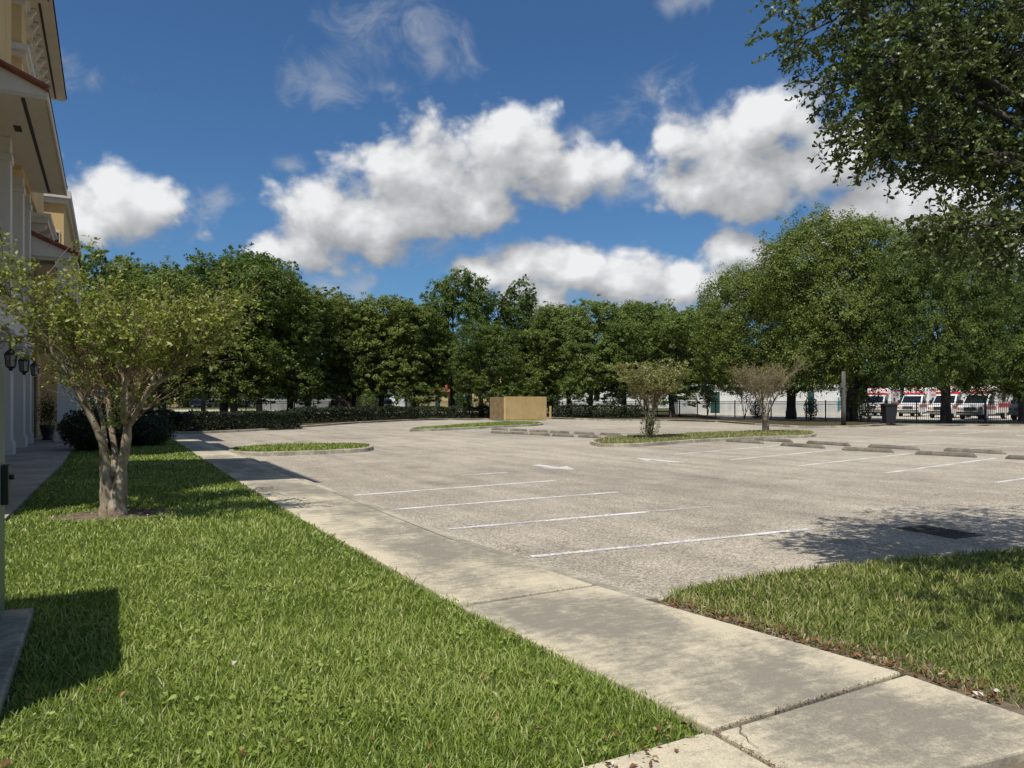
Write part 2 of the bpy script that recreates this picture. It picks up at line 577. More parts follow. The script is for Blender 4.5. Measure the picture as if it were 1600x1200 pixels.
mat('blue_car', m_plain((0.02, 0.025, 0.045), 0.25))
mat('black_car', m_plain((0.012, 0.013, 0.015), 0.25))
mat('shed_white', m_rib((0.62, 0.63, 0.62), 0.24, 0))
mat('shed_roof', m_plain((0.62, 0.61, 0.58), 0.5))
mat('green_door', m_plain((0.015, 0.06, 0.055), 0.5))
mat('teal', m_plain((0.03, 0.22, 0.25), 0.4))
mat('house_white', m_stucco((0.72, 0.71, 0.68)))
mat('house_tan', m_stucco((0.50, 0.38, 0.20)))
mat('house_grey', m_stucco((0.30, 0.31, 0.32)))
mat('roof_grey', m_two((0.09, 0.085, 0.08), (0.16, 0.15, 0.14), 3, 0.9))
mat('roof_red', m_two((0.24, 0.055, 0.04), (0.34, 0.10, 0.07), 3, 0.85))
mat('enclosure', m_two((0.50, 0.36, 0.155), (0.58, 0.43, 0.20), 1.2, 0.9, bmp=0.2, bscale=50))
mat('enclosure_shade', m_two((0.16, 0.115, 0.06), (0.24, 0.175, 0.09), 2.5, 0.9))  # enclosure colour darkened: tree shade painted into the left side wall
mat('old_wood', m_two((0.10, 0.085, 0.07), (0.17, 0.15, 0.13), 4, 0.85))
mat('pole_wood', m_bark((0.07, 0.063, 0.055), (0.11, 0.10, 0.088), (0.16, 0.145, 0.13), 6, 0.1))
mat('bin', m_plain((0.012, 0.014, 0.016), 0.5))
mat('flower', m_plain((0.5, 0.08, 0.08), 0.5))


# ------------------------------------------------------------------ mesh helpers
def tag(o, label=None, cat=None, group=None, kind=None):
    if label:
        o['label'] = label
    if cat:
        o['category'] = cat
    if group:
        o['group'] = group
    if kind:
        o['kind'] = kind
    return o


def thing(name, label, cat, loc=(0, 0, 0), rz=0.0, group=None):
    o = bpy.data.objects.new(name, None)
    o.empty_display_size = 0.3
    COL.objects.link(o)
    o.location = loc
    o.rotation_euler = (0, 0, rz)
    return tag(o, label, cat, group)


def base_of(o):
    v = Vector((0, 0, 0))
    while o is not None:
        v += o.location
        o = o.parent
    return v


class MB:
    def __init__(self):
        self.v = []
        self.f = []

    def add(self, vs, fs):
        n = len(self.v)
        self.v += [tuple(p) for p in vs]
        self.f += [tuple(i + n for i in f) for f in fs]
        return self

    def box(self, x0, x1, y0, y1, z0, z1):
        vs = [(x0, y0, z0), (x1, y0, z0), (x1, y1, z0), (x0, y1, z0), (x0, y0, z1), (x1, y0, z1), (x1, y1, z1), (x0, y1, z1)]
        return self.add(vs, [(0, 3, 2, 1), (4, 5, 6, 7), (0, 1, 5, 4), (1, 2, 6, 5), (2, 3, 7, 6), (3, 0, 4, 7)])

    def prism(self, pts, z0, z1):
        n = len(pts)
        vs = [(p[0], p[1], z0) for p in pts] + [(p[0], p[1], z1) for p in pts]
        fs = [tuple(range(n - 1, -1, -1)), tuple(range(n, 2 * n))]
        fs += [(i, (i + 1) % n, n + (i + 1) % n, n + i) for i in range(n)]
        return self.add(vs, fs)

    def extr(self, prof, axis, a, b):
        """profile (u,v) in the plane across AXIS (0: u=y v=z, 1: u=x v=z) swept from a to b"""
        n = len(prof)
        if axis == 0:
            vs = [(a, u, v) for u, v in prof] + [(b, u, v) for u, v in prof]
        else:
            vs = [(u, a, v) for u, v in prof] + [(u, b, v) for u, v in prof]
        fs = [tuple(range(n)), tuple(range(2 * n - 1, n - 1, -1))]
        fs += [(i, n + i, n + (i + 1) % n, (i + 1) % n) for i in range(n)]
        return self.add(vs, fs)

    def tube(self, pts, rad, k=6, cap=True):
        pts = [Vector(p) for p in pts]
        n = len(pts)
        if not hasattr(rad, '__len__'):
            rad = [rad] * n
        vs, fs = [], []
        up = None
        for i, p in enumerate(pts):
            d = (pts[min(i + 1, n - 1)] - pts[max(i - 1, 0)])
            d = d.normalized() if d.length > 1e-9 else Vector((0, 0, 1))
            if up is None:
                up = d.orthogonal().normalized()
            else:
                up = (up - d * up.dot(d))
                up = up.normalized() if up.length > 1e-6 else d.orthogonal().normalized()
            s = d.cross(up)
            for j in range(k):
                a = 2 * math.pi * j / k
                vs.append(p + (up * math.cos(a) + s * math.sin(a)) * rad[i])
        for i in range(n - 1):
            for j in range(k):
                a, b2 = i * k + j, i * k + (j + 1) % k
                fs.append((a, b2, b2 + k, a + k))
        if cap:
            fs.append(tuple(range(k - 1, -1, -1)))
            fs.append(tuple((n - 1) * k + j for j in range(k)))
        return self.add(vs, fs)

    def lathe(self, prof, c=(0, 0, 0), k=12, axis=2):
        vs, fs = [], []
        for r, z in prof:
            for j in range(k):
                a = 2 * math.pi * j / k
                q = [r * math.cos(a), r * math.sin(a), z]
                if axis == 0:
                    q = [q[2], q[0], q[1]]
                elif axis == 1:
                    q = [q[1], q[2], q[0]]
                vs.append((q[0] + c[0], q[1] + c[1], q[2] + c[2]))
        m = len(prof)
        for i in range(m - 1):
            for j in range(k):
                a, b2 = i * k + j, i * k + (j + 1) % k
                fs.append((a, b2, b2 + k, a + k))
        fs.append(tuple(range(k - 1, -1, -1)))
        fs.append(tuple((m - 1) * k + j for j in range(k)))
        return self.add(vs, fs)

    def build(self, name, m, parent=None, world=False, smooth=False, bevel=0.0):
        o0 = base_of(parent) if (world and parent) else Vector((0, 0, 0))
        me = bpy.data.meshes.new(name)
        me.from_pydata([(p[0] - o0.x, p[1] - o0.y, p[2] - o0.z) for p in self.v], [], self.f)
        me.update()
        if smooth:
            me.polygons.foreach_set('use_smooth', [True] * len(me.polygons))
        me.materials.append(MATS[m] if isinstance(m, str) else m)
        o = bpy.data.objects.new(name, me)
        COL.objects.link(o)
        if parent:
            o.parent = parent
        if bevel:
            md = o.modifiers.new('bevel', 'BEVEL')
            md.width = bevel
            md.segments = 2
            md.limit_method = 'ANGLE'
        return o


def np_mesh(name, V, F, m, parent=None, tint=None, obj=True):
    """big meshes from arrays; F is (M,k)"""
    me = bpy.data.meshes.new(name)
    V = np.ascontiguousarray(V, dtype=np.float32)
    F = np.ascontiguousarray(F, dtype=np.int32)
    me.vertices.add(len(V))
    me.vertices.foreach_set('co', V.ravel())
    k = F.shape[1]
    me.loops.add(F.size)
    me.loops.foreach_set('vertex_index', F.ravel())
    me.polygons.add(len(F))
    me.polygons.foreach_set('loop_start', np.arange(0, F.size, k, dtype=np.int32))
    me.polygons.foreach_set('loop_total', np.full(len(F), k, dtype=np.int32))
    if tint is not None:
        a = me.attributes.new('tint', 'FLOAT', 'POINT')
        a.data.foreach_set('value', np.ascontiguousarray(tint, dtype=np.float32))
    me.update(calc_edges=True)
    me.materials.append(MATS[m])
    if not obj:
        return me
    o = bpy.data.objects.new(name, me)
    COL.objects.link(o)
    if parent:
        o.parent = parent
    return o


def unit(a):
    return a / np.maximum(np.linalg.norm(a, axis=-1, keepdims=True), 1e-9)


def leaf_arrays(C, N, L, Wd, rng, fold=0.25, axis=None):
    """kite leaves: C centres, N normals, L lengths, Wd widths -> verts, tris"""
    n = len(C)
    if axis is None:
        axis = rng.normal(size=(n, 3))
    T = unit(axis - N * np.sum(axis * N, 1, keepdims=True))
    B = np.cross(N, T)
    L = np.broadcast_to(L, (n,))[:, None]
    Wd = np.broadcast_to(Wd, (n,))[:, None]
    v0 = C - T * L * 0.5
    v2 = C + T * L * 0.5 - N * L * 0.06
    v1 = C + T * L * 0.08 + B * Wd * 0.5 + N * Wd * fold
    v3 = C + T * L * 0.08 - B * Wd * 0.5 + N * Wd * fold
    V = np.stack([v0, v1, v2, v3], 1).reshape(-1, 3)
    i = np.arange(n)[:, None] * 4
    F = np.concatenate([i + np.array([0, 1, 2]), i + np.array([0, 2, 3])], 1).reshape(-1, 3)
    return V, F


def leaf6(C, N, L, Wd, rng, axis, fold=.15):
    """rounded oak leaves: a fan of four faces each"""
    n = len(C)
    T = unit(axis - N * np.sum(axis * N, 1, keepdims=True))
    B = np.cross(N, T)
    L = L[:, None]
    Wd = Wd[:, None]
    up = N * Wd * fold
    V = np.stack([C - T * L * .5, C - T * L * .08 + B * Wd * .40 + up, C + T * L * .26 + B * Wd * .5 + up, C + T * L * .5 - N * L * .05, C + T * L * .26 - B * Wd * .5 + up, C - T * L * .08 - B * Wd * .40 + up], 1).reshape(-1, 3)
    i = np.arange(n)[:, None] * 6
    F = np.concatenate([i + np.array(q) for q in ([0, 1, 5], [1, 2, 4], [1, 4, 5], [2, 3, 4])], 1).reshape(-1, 3)
    return V, F


def patch(x, y):
    return (np.sin(x * 1.3 + 0.7 * np.sin(y * 0.9)) + np.sin(y * 1.1 + 1.7 + 0.8 * np.sin(x * 0.7)) + np.sin((x + y) * 2.3 + 0.5)) / 3


def in_poly(pts, poly):
    x, y = pts[:, 0], pts[:, 1]
    ins = np.zeros(len(pts), bool)
    n = len(poly)
    for i in range(n):
        x0, y0 = poly[i][0], poly[i][1]
        x1, y1 = poly[(i + 1) % n][0], poly[(i + 1) % n][1]
        c = ((y0 > y) != (y1 > y)) & (x < (x1 - x0) * (y - y0) / (y1 - y0 + 1e-12) + x0)
        ins ^= c
    return ins


def sheet(name, pts, z, m, kind='structure'):
    me = MB()
    me.add([(p[0], p[1], z) for p in pts], [tuple(range(len(pts)))])
    o = me.build(name, m)
    if o.data.polygons[0].normal.z < 0:
        o.data.flip_normals()
    return tag(o, kind=kind)


def slab(name, pts, z0, z1, m, bevel=0.0):
    a = sum(pts[i][0] * pts[(i + 1) % len(pts)][1] - pts[(i + 1) % len(pts)][0] * pts[i][1] for i in range(len(pts)))
    if a < 0:
        pts = pts[::-1]
    o = MB().prism(pts, z0, z1).build(name, m, bevel=bevel)
    return tag(o, kind='structure')


# ------------------------------------------------------------------ ground
sheet('ground', [(-1500, -1500), (1500, -1500), (1500, 1500), (-1500, 1500)], -0.16, 'far_ground')
FARK = [(-60, 682), (100, 680), (278, 678), (330, 677), (420, 672.5), (470, 668.5), (520, 664.5), (560, 661.5), (640, 657.5), (700, 656), (790, 655.5), (855, 654.5),
        (900, 655.5), (960, 658), (1040, 657.5), (1120, 659.5), (1180, 664), (1240, 668), (1300, 668.5), (1345, 667.5), (1385, 665), (1430, 665.5), (1520, 665.5), (1600, 666.5), (1900, 669)]
fark = [GA(*p) for p in FARK]
lot = [(2.4, -8), (70, -8), (95, 30), (95, 80), (2.4, 80)]
sheet('parking_lot', [(p[0], p[1]) for p in lot], ZL, 'asphalt')
# far verge: planting bed behind the far kerb
bed = [p[:2] for p in fark] + [W(85, 92), W(20, 100), W(-10, 95), W(-40, 80), W(-60, 62)]
o = sheet('planting_bed', bed, -0.012, 'verge')
# kerb along the far side of the lot


def kerb_strip(name, pts, w=0.15, z0=-0.13, z1=0.02, closed=False):
    n = len(pts)
    vs, fs = [], []
    for i, p in enumerate(pts):
        a = pts[(i - 1) % n] if closed or i > 0 else p
        c = pts[(i + 1) % n] if closed or i < n - 1 else p
        d = np.array([c[0] - a[0], c[1] - a[1]])
        d = d / np.linalg.norm(d)
        nn = np.array([-d[1], d[0]])
        q = np.array(p[:2])
        i0 = q + nn * w
        vs += [(q[0], q[1], z0), (q[0] + nn[0] * 0.012, q[1] + nn[1] * 0.012, z1 - 0.015), (q[0] + nn[0] * 0.03, q[1] + nn[1] * 0.03, z1), (i0[0], i0[1], z1), (i0[0], i0[1], z0)]
    m = n if closed else n - 1
    for i in range(m):
        j = (i + 1) % n
        for k in range(4):
            fs.append((i * 5 + k, j * 5 + k, j * 5 + k + 1, i * 5 + k + 1))
    b = MB().add(vs, fs)
    o = b.build(name, 'kerb')
    return tag(o, kind='structure')


def spline(pts, k=4):
    """Catmull-Rom through px points"""
    out = []
    n = len(pts)
    for i in range(n - 1):
        p0, p1, p2, p3 = pts[max(i - 1, 0)], pts[i], pts[i + 1], pts[min(i + 2, n - 1)]
        for j in range(k):
            t = j / k
            out.append(tuple(0.5 * (2 * p1[c] + (p2[c] - p0[c]) * t + (2 * p0[c] - 5 * p1[c] + 4 * p2[c] - p3[c]) * t * t + (3 * p1[c] - p0[c] - 3 * p2[c] + p3[c]) * t ** 3) for c in range(len(p1))))
    out.append(tuple(pts[-1]))
    return out


kerb_strip('kerb', spline([p[:2] for p in fark], 3)[::1], 0.16)

# sidewalk: edge points along the left (lawn) and right (lot) side
SWL = [(1310, 1250), (1120, 1141), (705, 940), (560, 858), (446, 796), (362, 745), (262, 681), (214, 652)]
swl = [G(*p)[:2] for p in SWL]
SWR = [(1700, 1150), (1412, 1051), (931, 914), (706, 842), (599, 800), (532, 773.5), (433, 735), (379, 712), (280, 678)]
swr = [G(*p)[:2] for p in SWR]


def along(poly, y):
    """x of an edge polyline at site y"""
    ps = sorted(poly, key=lambda p: p[1])
    ys = [p[1] for p in ps]
    xs = [p[0] for p in ps]
    return float(np.interp(y, ys, xs))


# slabs between the joints, both ends given on the edge polylines
jl = [G(1310, 1250)[1], G(1120, 1139)[1], G(722, 946)[1], G(572, 861)[1]]
jr = [G(1700, 1150)[1], G(1412, 1051)[1], G(931, 914)[1], G(706, 843)[1]]
while jl[-1] < 38:
    jl.append(jl[-1] + 2.68)
    jr.append(jr[-1] + 2.66)
b = MB()
for i in range(len(jl) - 1):
    g = 0.014 if i else 0.018
    ya0, ya1, yb0, yb1 = jl[i] + g, jl[i + 1] - g, jr[i] + g, jr[i + 1] - g
    n = 6
    Lp = [(along(swl, ya0 + (ya1 - ya0) * k / n), ya0 + (ya1 - ya0) * k / n) for k in range(n + 1)]
    Rp = [(along(swr, yb0 + (yb1 - yb0) * k / n) - (0.012 if yb0 > 5 else 0), yb0 + (yb1 - yb0) * k / n) for k in range(n + 1)]
    b.prism(Rp + Lp[::-1], -0.12, 0.0 + 0.004 * ((i * 7) % 3 - 1) * (i < 8))
o = b.build('sidewalk', 'concrete', bevel=0.012)
tag(o, kind='structure')
# slab of the path that leaves to the lower left
b = MB().prism([G(1097, 1142)[:2], G(1117, 1146)[:2], G(1300, 1248)[:2], G(1250, 1420)[:2], G(700, 1330)[:2], G(880, 1203)[:2], G(1000, 1170)[:2]][::-1], -0.12, -0.006)
o = b.build('path', 'concrete', bevel=0.012)
tag(o, kind='structure')
sheet('path_bedding', [(swl[0][0] - 1.5, -2), (swr[0][0] + 1.2, -2), (along(swr, 2) + .02, 2), (along(swr, 4.5) + .02, 4.5)] + [(along(swr, y) + .02, y) for y in range(6, 39, 2)] + [(along(swr, 39) + .1, 39), (along(swl, 39) - .1, 39), (2.2, 9), (1.7, 3)], -0.055, 'soil')
# kerb beside the sidewalk, flush on the walk side and a step down to the lot
b = MB()
ky = [G(1000, 936.5)[1] + k * (38 - G(1000, 936.5)[1]) / 60 for k in range(61)]
vs, fs = [], []
for y in ky:
    x = along(swr, y)
    vs += [(x + 0.004, y, -0.13), (x + 0.004, y, -0.004), (x + 0.13, y, -0.012), (x + 0.155, y, -0.035), (x + 0.165, y, -0.13)]
for i in range(len(ky) - 1):
    for k in range(4):
        fs.append((i * 5 + k, i * 5 + k + 1, i * 5 + 5 + k + 1, i * 5 + 5 + k))
fs.append((0, 1, 2, 3, 4))
b.add(vs, fs)
o = b.build('kerb', 'kerb')
tag(o, kind='structure')

# building walkway
WE = [(0, 815), (40, 765), (75, 727), (110, 700)]
slab('walkway', [(-9, 9.5), (-1.22, 11.5), (-1.15, 16), (-1.0, 22), (-1.0, 27), (-0.95, 31.5), (-0.7, 46), (-9, 46)], -0.1, 0.012, 'walkway', 0.01)

# lawns (soil sheets)
LAWN = [(-7, -3), (1.6, -1.0)] + [G(*p)[:2] for p in [(700, 1330), (880, 1203), (1000, 1168), (1097, 1141)]] + [(along(swl, y) - 0.02, y) for y in (3.2, 4.5, 6, 8, 10, 13, 17, 22, 28, 34, 37)] + \
       [(0.2, 38), (-0.9, 31.6), (-0.95, 27), (-0.95, 22), (-1.1, 16), (-1.18, 11.6), (-7, 9.6)]
sheet('lawn', LAWN, -0.02, 'lawn_soil')
RLAWN_PX = [(1022, 940), (1060, 920), (1120, 906), (1200, 895), (1300, 883), (1400, 872), (1500, 864), (1600, 857), (1800, 846)]
rl = [G(*p)[:2] for p in RLAWN_PX]
RL_IN = [G(*p)[:2] for p in [(1032, 946), (1100, 968), (1180, 992), (1260, 1015), (1340, 1038), (1420, 1062), (1500, 1090), (1600, 1122), (1760, 1180)]]
RLAWN = rl + [(14, 4), (9, 0.5)] + RL_IN[::-1]
sheet('lawn', RLAWN, -0.02, 'lawn_soil')
# bare dirt along the walk
DIRT = [(along(swr, y) + 0.01, y) for y in np.linspace(G(1015, 941)[1], 1.2, 14)]
sheet('dirt_strip', DIRT + [(p[0] + 0.35, p[1] + 0.05) for p in DIRT[::-1]], -0.016, 'soil')


# ------------------------------------------------------------------ grass
def grass(name, poly, m, dens, wid, hgt, seed, dry=0.0, bare=None, sel=None, over=0.0, z=-0.02, dryfn=None):
    rng = np.random.default_rng(seed)
    P2 = np.array([p[:2] for p in poly])
    lo, hi = P2.min(0), P2.max(0)
    allp = []
    area = (hi - lo).prod()
    n0 = int(min(area * dens(0.0), 9e6))
    step = 400000
    done = 0
    while done < n0:
        k = min(step, n0 - done)
        done += k
        q = lo + rng.random((k, 2)) * (hi - lo)
        d = np.hypot(q[:, 0], q[:, 1])
        keep = rng.random(k) < dens(d) / dens(0.0)
        q = q[keep]
        f = (q @ FW)
        s = (q @ RX)
        q = q[(f > 0.5) & (np.abs(s) < f * 0.72 + 0.8)]
        q = q[in_poly(q, P2)]
        if bare is not None and len(q):
            q = q[~bare(q)]
        allp.append(q)
    q = np.concatenate(allp)
    if over:
        q = q + rng.normal(size=q.shape) * over
    n = len(q)
    d = np.hypot(q[:, 0], q[:, 1])
    pn = patch(q[:, 0], q[:, 1])
    h = hgt(d) * (0.55 + 0.75 * rng.random(n)) * (1 + 0.25 * pn)
    ww = wid(d) * (0.7 + 0.6 * rng.random(n))
    a = rng.random(n) * 2 * math.pi
    lean = R_(10) + R_(62) * rng.random(n) ** 1.1
    D = np.stack([np.cos(a) * np.sin(lean), np.sin(a) * np.sin(lean), np.cos(lean)], 1)
    a2 = a + math.pi / 2 + rng.normal(size=n) * 0.7
    B = np.stack([np.cos(a2), np.sin(a2), np.zeros(n)], 1)
    base = np.concatenate([q, np.full((n, 1), z)], 1)
    bend = np.stack([np.cos(a), np.sin(a), -0.35 * np.ones(n)], 1)
    mid = base + D * (h * 0.55)[:, None]
    tip = base + D * h[:, None] + bend * (h * 0.28 * rng.random(n))[:, None]
    V = np.stack([base - B * (ww * .5)[:, None], base + B * (ww * .5)[:, None], mid - B * (ww * .46)[:, None], mid + B * (ww * .46)[:, None], tip], 1).reshape(-1, 3)
    i = np.arange(n)[:, None] * 5
    F = np.concatenate([i + np.array([0, 1, 3]), i + np.array([0, 3, 2]), i + np.array([2, 3, 4])], 1).reshape(-1, 3)
    pf = patch(q[:, 0] * 4.3 + 3, q[:, 1] * 4.3)
    tn = 0.42 + 0.16 * pn + 0.14 * pf + 0.20 * rng.normal(size=n)
    dr = dry + (dryfn(q) if dryfn is not None else 0)
    tn = np.where(rng.random(n) < dr, 0.82 + 0.18 * rng.random(n), np.clip(tn, 0.0, 0.86))
    o = np_mesh(name, V, F, m, tint=np.repeat(tn, 5))
    return tag(o, kind='stuff')


def weeds(name, poly, n, seed):
    rng = np.random.default_rng(seed)
    P2 = np.array([p[:2] for p in poly])
    q = np.stack([rng.random(n * 6) * 5.5 - 1.5, 2.3 + rng.random(n * 6) * 6], 1)
    q = q[in_poly(q, P2)]
    q = q[patch(q[:, 0] * 2.7 + 9, q[:, 1] * 2.7) > 0.12][:n]
    m = len(q)
    C = np.concatenate([np.repeat(q, 5, 0) + rng.normal(size=(m * 5, 2)) * .035, 0.022 + .022 * rng.random((m * 5, 1))], 1)
    N = unit(np.stack([rng.normal(size=m * 5) * .35, rng.normal(size=m * 5) * .35, np.ones(m * 5)], 1))
    L = .018 + .016 * rng.random(m * 5)
    V, F = leaf6(C, N, L, L * .85, rng, rng.normal(size=C.shape), .1)
    tag(np_mesh(name, V, F, 'grass', tint=np.repeat(np.clip(.5 + .15 * rng.normal(size=m * 5), 0, .8), 6)), kind='stuff')


TREE_XY = np.array(G(180, 803)[:2])


def bare_tree(q):
    d = q - TREE_XY
    r = np.hypot(d[:, 0] / 0.75, d[:, 1] / 0.5) + 0.18 * np.sin(9 * np.arctan2(d[:, 1], d[:, 0])) + 0.15 * np.sin(17 * np.arctan2(d[:, 0], d[:, 1]))
    return (r < 1.0) | ((q[:, 0] < -0.46) & (q[:, 1] < 6.78) & (q[:, 1] > 3.58))


dens_l = lambda d: np.clip(6200 * (4.0 / np.maximum(d, 4.0)) ** 1.75, 260, 6200) if not np.isscalar(d) else 6200.0
wid_l = lambda d: 0.0062 * np.maximum(1.0, d / 4.5) ** 0.82
hgt_l = lambda d: 0.060 + 0 * d
grass('lawn_grass', LAWN, 'grass', dens_l, wid_l, hgt_l, 5, dry=0.035, bare=bare_tree, over=0.028)


weeds('lawn_weeds', LAWN, 360, 61)


def rl_bare(q):
    r = np.hypot((q[:, 0] - G(1465, 990)[0]) / 0.28, (q[:, 1] - G(1465, 990)[1]) / 0.16)
    e = q[:, 0] - np.interp(q[:, 1], [p[1] for p in RL_IN[::-1]], [p[0] for p in RL_IN[::-1]])
    return ((r < 1) & (RNG.random(len(q)) < 0.75)) | ((e < 0.10 + 0.16 * RNG.random(len(q))))


def rl_dry(q):
    e = q[:, 0] - np.interp(q[:, 1], [p[1] for p in RL_IN[::-1]], [p[0] for p in RL_IN[::-1]])
    return 0.04 + 0.26 * np.clip(1 - e / 0.7, 0, 1) + 0.14 * (patch(q[:, 0] * 2.2, q[:, 1] * 2.2) > 0.25)


grass('lawn_grass', RLAWN, 'grass_dry', dens_l, wid_l, lambda d: 0.07 + 0 * d, 6, dry=0.03, bare=rl_bare, over=0.025, dryfn=rl_dry)
sheet('tree_ring_soil', [(TREE_XY[0] + 0.85 * math.cos(a) * (1 + .12 * math.sin(5 * a)), TREE_XY[1] + 0.6 * math.sin(a) * (1 + .1 * math.sin(7 * a))) for a in np.linspace(0, 6.0, 24)], -0.012, 'soil')


# leaf litter and pebbles on the dirt edge, one loose scatter
def litter(name, pts, smin, smax, seed, hi=0.02):
    rng = np.random.default_rng(seed)
    n = len(pts)
    C = np.concatenate([pts, rng.random((n, 1)) * hi], 1)
    N = unit(np.stack([rng.normal(size=n) * .45, rng.normal(size=n) * .45, np.ones(n)], 1))
    L = smin + (smax - smin) * rng.random(n)
    V, F = leaf_arrays(C, N, L, L * (0.35 + 0.3 * rng.random(n)), rng, 0.3)
    return tag(np_mesh(name, V, F, 'litter', tint=np.repeat(rng.random(n) ** 1.2, 4)), kind='stuff')


rng = np.random.default_rng(21)
k = 420
yy = 2.4 + rng.random(k) * (G(1020, 941)[1] - 2.4)
ee = np.abs(rng.normal(size=k)) * 0.11 + 0.005
lp = np.stack([np.array([along(swr, y) for y in yy]) + ee, yy], 1)
a = rng.random(90)
lp2 = np.stack([along(swl, 3.0) - 0.15 - 1.1 * a + 0.0 * a, 2.95 - 0.55 * a + rng.normal(size=90) * .06], 1)
k3 = 45
lp3 = np.stack([-0.5 + rng.random(k3) * 3.0, 2.7 + rng.random(k3) * 2.2], 1)
k4 = 70
lp4 = np.stack([TREE_XY[0] + rng.normal(size=k4) * .4, TREE_XY[1] + rng.normal(size=k4) * .3], 1)
litter('leaf_litter', np.concatenate([lp, lp2, lp4]), 0.02, 0.05, 22)
litter('leaf_litter', lp3, 0.03, 0.06, 23, 0.06)

jp = []
for (p0, p1, kk_) in (((1120, 1139), (1412, 1051), 260), ((722, 946), (931, 914), 120), ((572, 861), (706, 843), 70), ((1117, 1144), (1300, 1247), 220)):
    a, c = np.array(G(*p0)[:2]), np.array(G(*p1)[:2])
    jp.append(a + (c - a) * rng.random((kk_, 1)) + rng.normal(size=(kk_, 2)) * .011)
jp = np.concatenate(jp)
o = litter('joint_grit', jp, 0.006, 0.016, 24, 0.006)
ck = spline([G(*p)[:2] for p in [(1148, 1131), (1158, 1137), (1156, 1145), (1166, 1152), (1170, 1160), (1186, 1170)]], 4)
cw = [0.004 * (1 - i / len(ck)) + 0.0012 for i in range(len(ck))]
sheet('pavement_crack', [(p[0] - w_, p[1]) for p, w_ in zip(ck, cw)] + [(p[0] + w_, p[1] + w_ * .3) for p, w_ in zip(ck[::-1], cw[::-1])], 0.0062, 'soil')

# ------------------------------------------------------------------ markings


def line(p0, p1, m='paint', w=0.108):
    a, c = np.array(GA(*p0)[:2]), np.array(GA(*p1)[:2])
    d = (c - a) / np.linalg.norm(c - a)
    n = np.array([-d[1], d[0]]) * w / 2
    k = 6
    pts = [a + (c - a) * i / k - n for i in range(k + 1)] + [a + (c - a) * (k - i) / k + n for i in range(k + 1)]
    return sheet('parking_line', pts, ZL + 0.004, m)


for p0, p1 in [((830, 870), (1272, 826)), ((697, 827), (1012, 800)), ((612, 796.5), (965, 769)), ((553, 774), (867, 751)), ((720, 743), (793, 738)),
               ((1053, 710), (1216, 696.5)), ((1141, 718.5), (1308, 703)), ((1248, 728), (1421, 709)), ((1385, 739), (1556, 716)), ((1556, 754), (1700, 734)),
               ((1316, 691), (1380, 687.5)), ((1390, 696.5), (1475, 692)), ((1480, 703), (1590, 697)), ((1600, 712), (1700, 705)),
               ((1415, 676), (1463, 672.5)), ((1495, 678), (1548, 673.5)), ((1588, 681), (1640, 677))]:
    line(p0, p1)
for p0, p1 in [((1012, 800), (1110, 791.5)), ((541, 725), (640, 721)), ((690, 728.5), (733, 726.5)), ((640, 721), (690, 717))]:
    line(p0, p1, 'faded')


def arrow(tail, tip):
    a, c = np.array(GA(*tail)[:2]), np.array(GA(*tip)[:2])
    L = np.linalg.norm(c - a)
    d = (c - a) / L
    n = np.array([-d[1], d[0]])
    pr = [(0, .13), (L * .52, .12), (L * .44, .46), (L, 0), (L * .44, -.46), (L * .52, -.12), (0, -.13)]
    return sheet('painted_arrow', [a + d * u + n * v for u, v in pr], ZL + 0.004, 'paint')


arrow((837, 726.5), (898, 734))
arrow((1062, 722.5), (992, 715.5))


# ------------------------------------------------------------------ kerbed islands
def island(pxs, seed, mname='grass', dens=700, dry=0.1):
    pts = [GA(*p)[:2] for p in pxs]
    pts = pts + [pts[0]]
    sm = spline(pts, 5)[:-1]
    a = sum(sm[i][0] * sm[(i + 1) % len(sm)][1] - sm[(i + 1) % len(sm)][0] * sm[i][1] for i in range(len(sm)))
    if a < 0:
        sm = sm[::-1]
    kerb_strip('kerb', sm, 0.15, -0.12, 0.03, True)
    c = np.mean(np.array(sm), 0)
    inner = []
    n = len(sm)
    for i, p in enumerate(sm):
        d = np.array(sm[(i + 1) % n]) - np.array(sm[(i - 1) % n])
        d = d / (np.linalg.norm(d) + 1e-9)
        inner.append(np.array(p) + np.array([-d[1], d[0]]) * 0.14)
    sheet('island_soil', inner, 0.012, 'lawn_soil')
    grass('island_grass', inner, mname, lambda d: dens + 0 * d, lambda d: 0.0009 * d, lambda d: 0.085 + 0 * d, seed, dry=dry, over=0.02, z=0.0)
    return inner


island([(357, 711), (400, 713), (480, 711), (560, 707), (583, 703), (570, 698), (480, 698), (410, 700.5), (362, 705)], 31, 'grass', 500, 0.06)
island([(640, 674.5), (700, 672.5), (780, 668.5), (838, 665.5), (848, 663), (825, 661), (760, 663), (690, 668), (647, 671.5)], 32, 'grass', 260, 0.05)
island([(921, 694), (935, 698), (970, 699), (1010, 697.5), (1100, 691), (1200, 686), (1262, 684), (1276, 680.5), (1262, 677), (1200, 676.5), (1100, 679.5), (1040, 683), (990, 685.5), (940, 689)], 33, 'grass_dry', 500, 0.45)


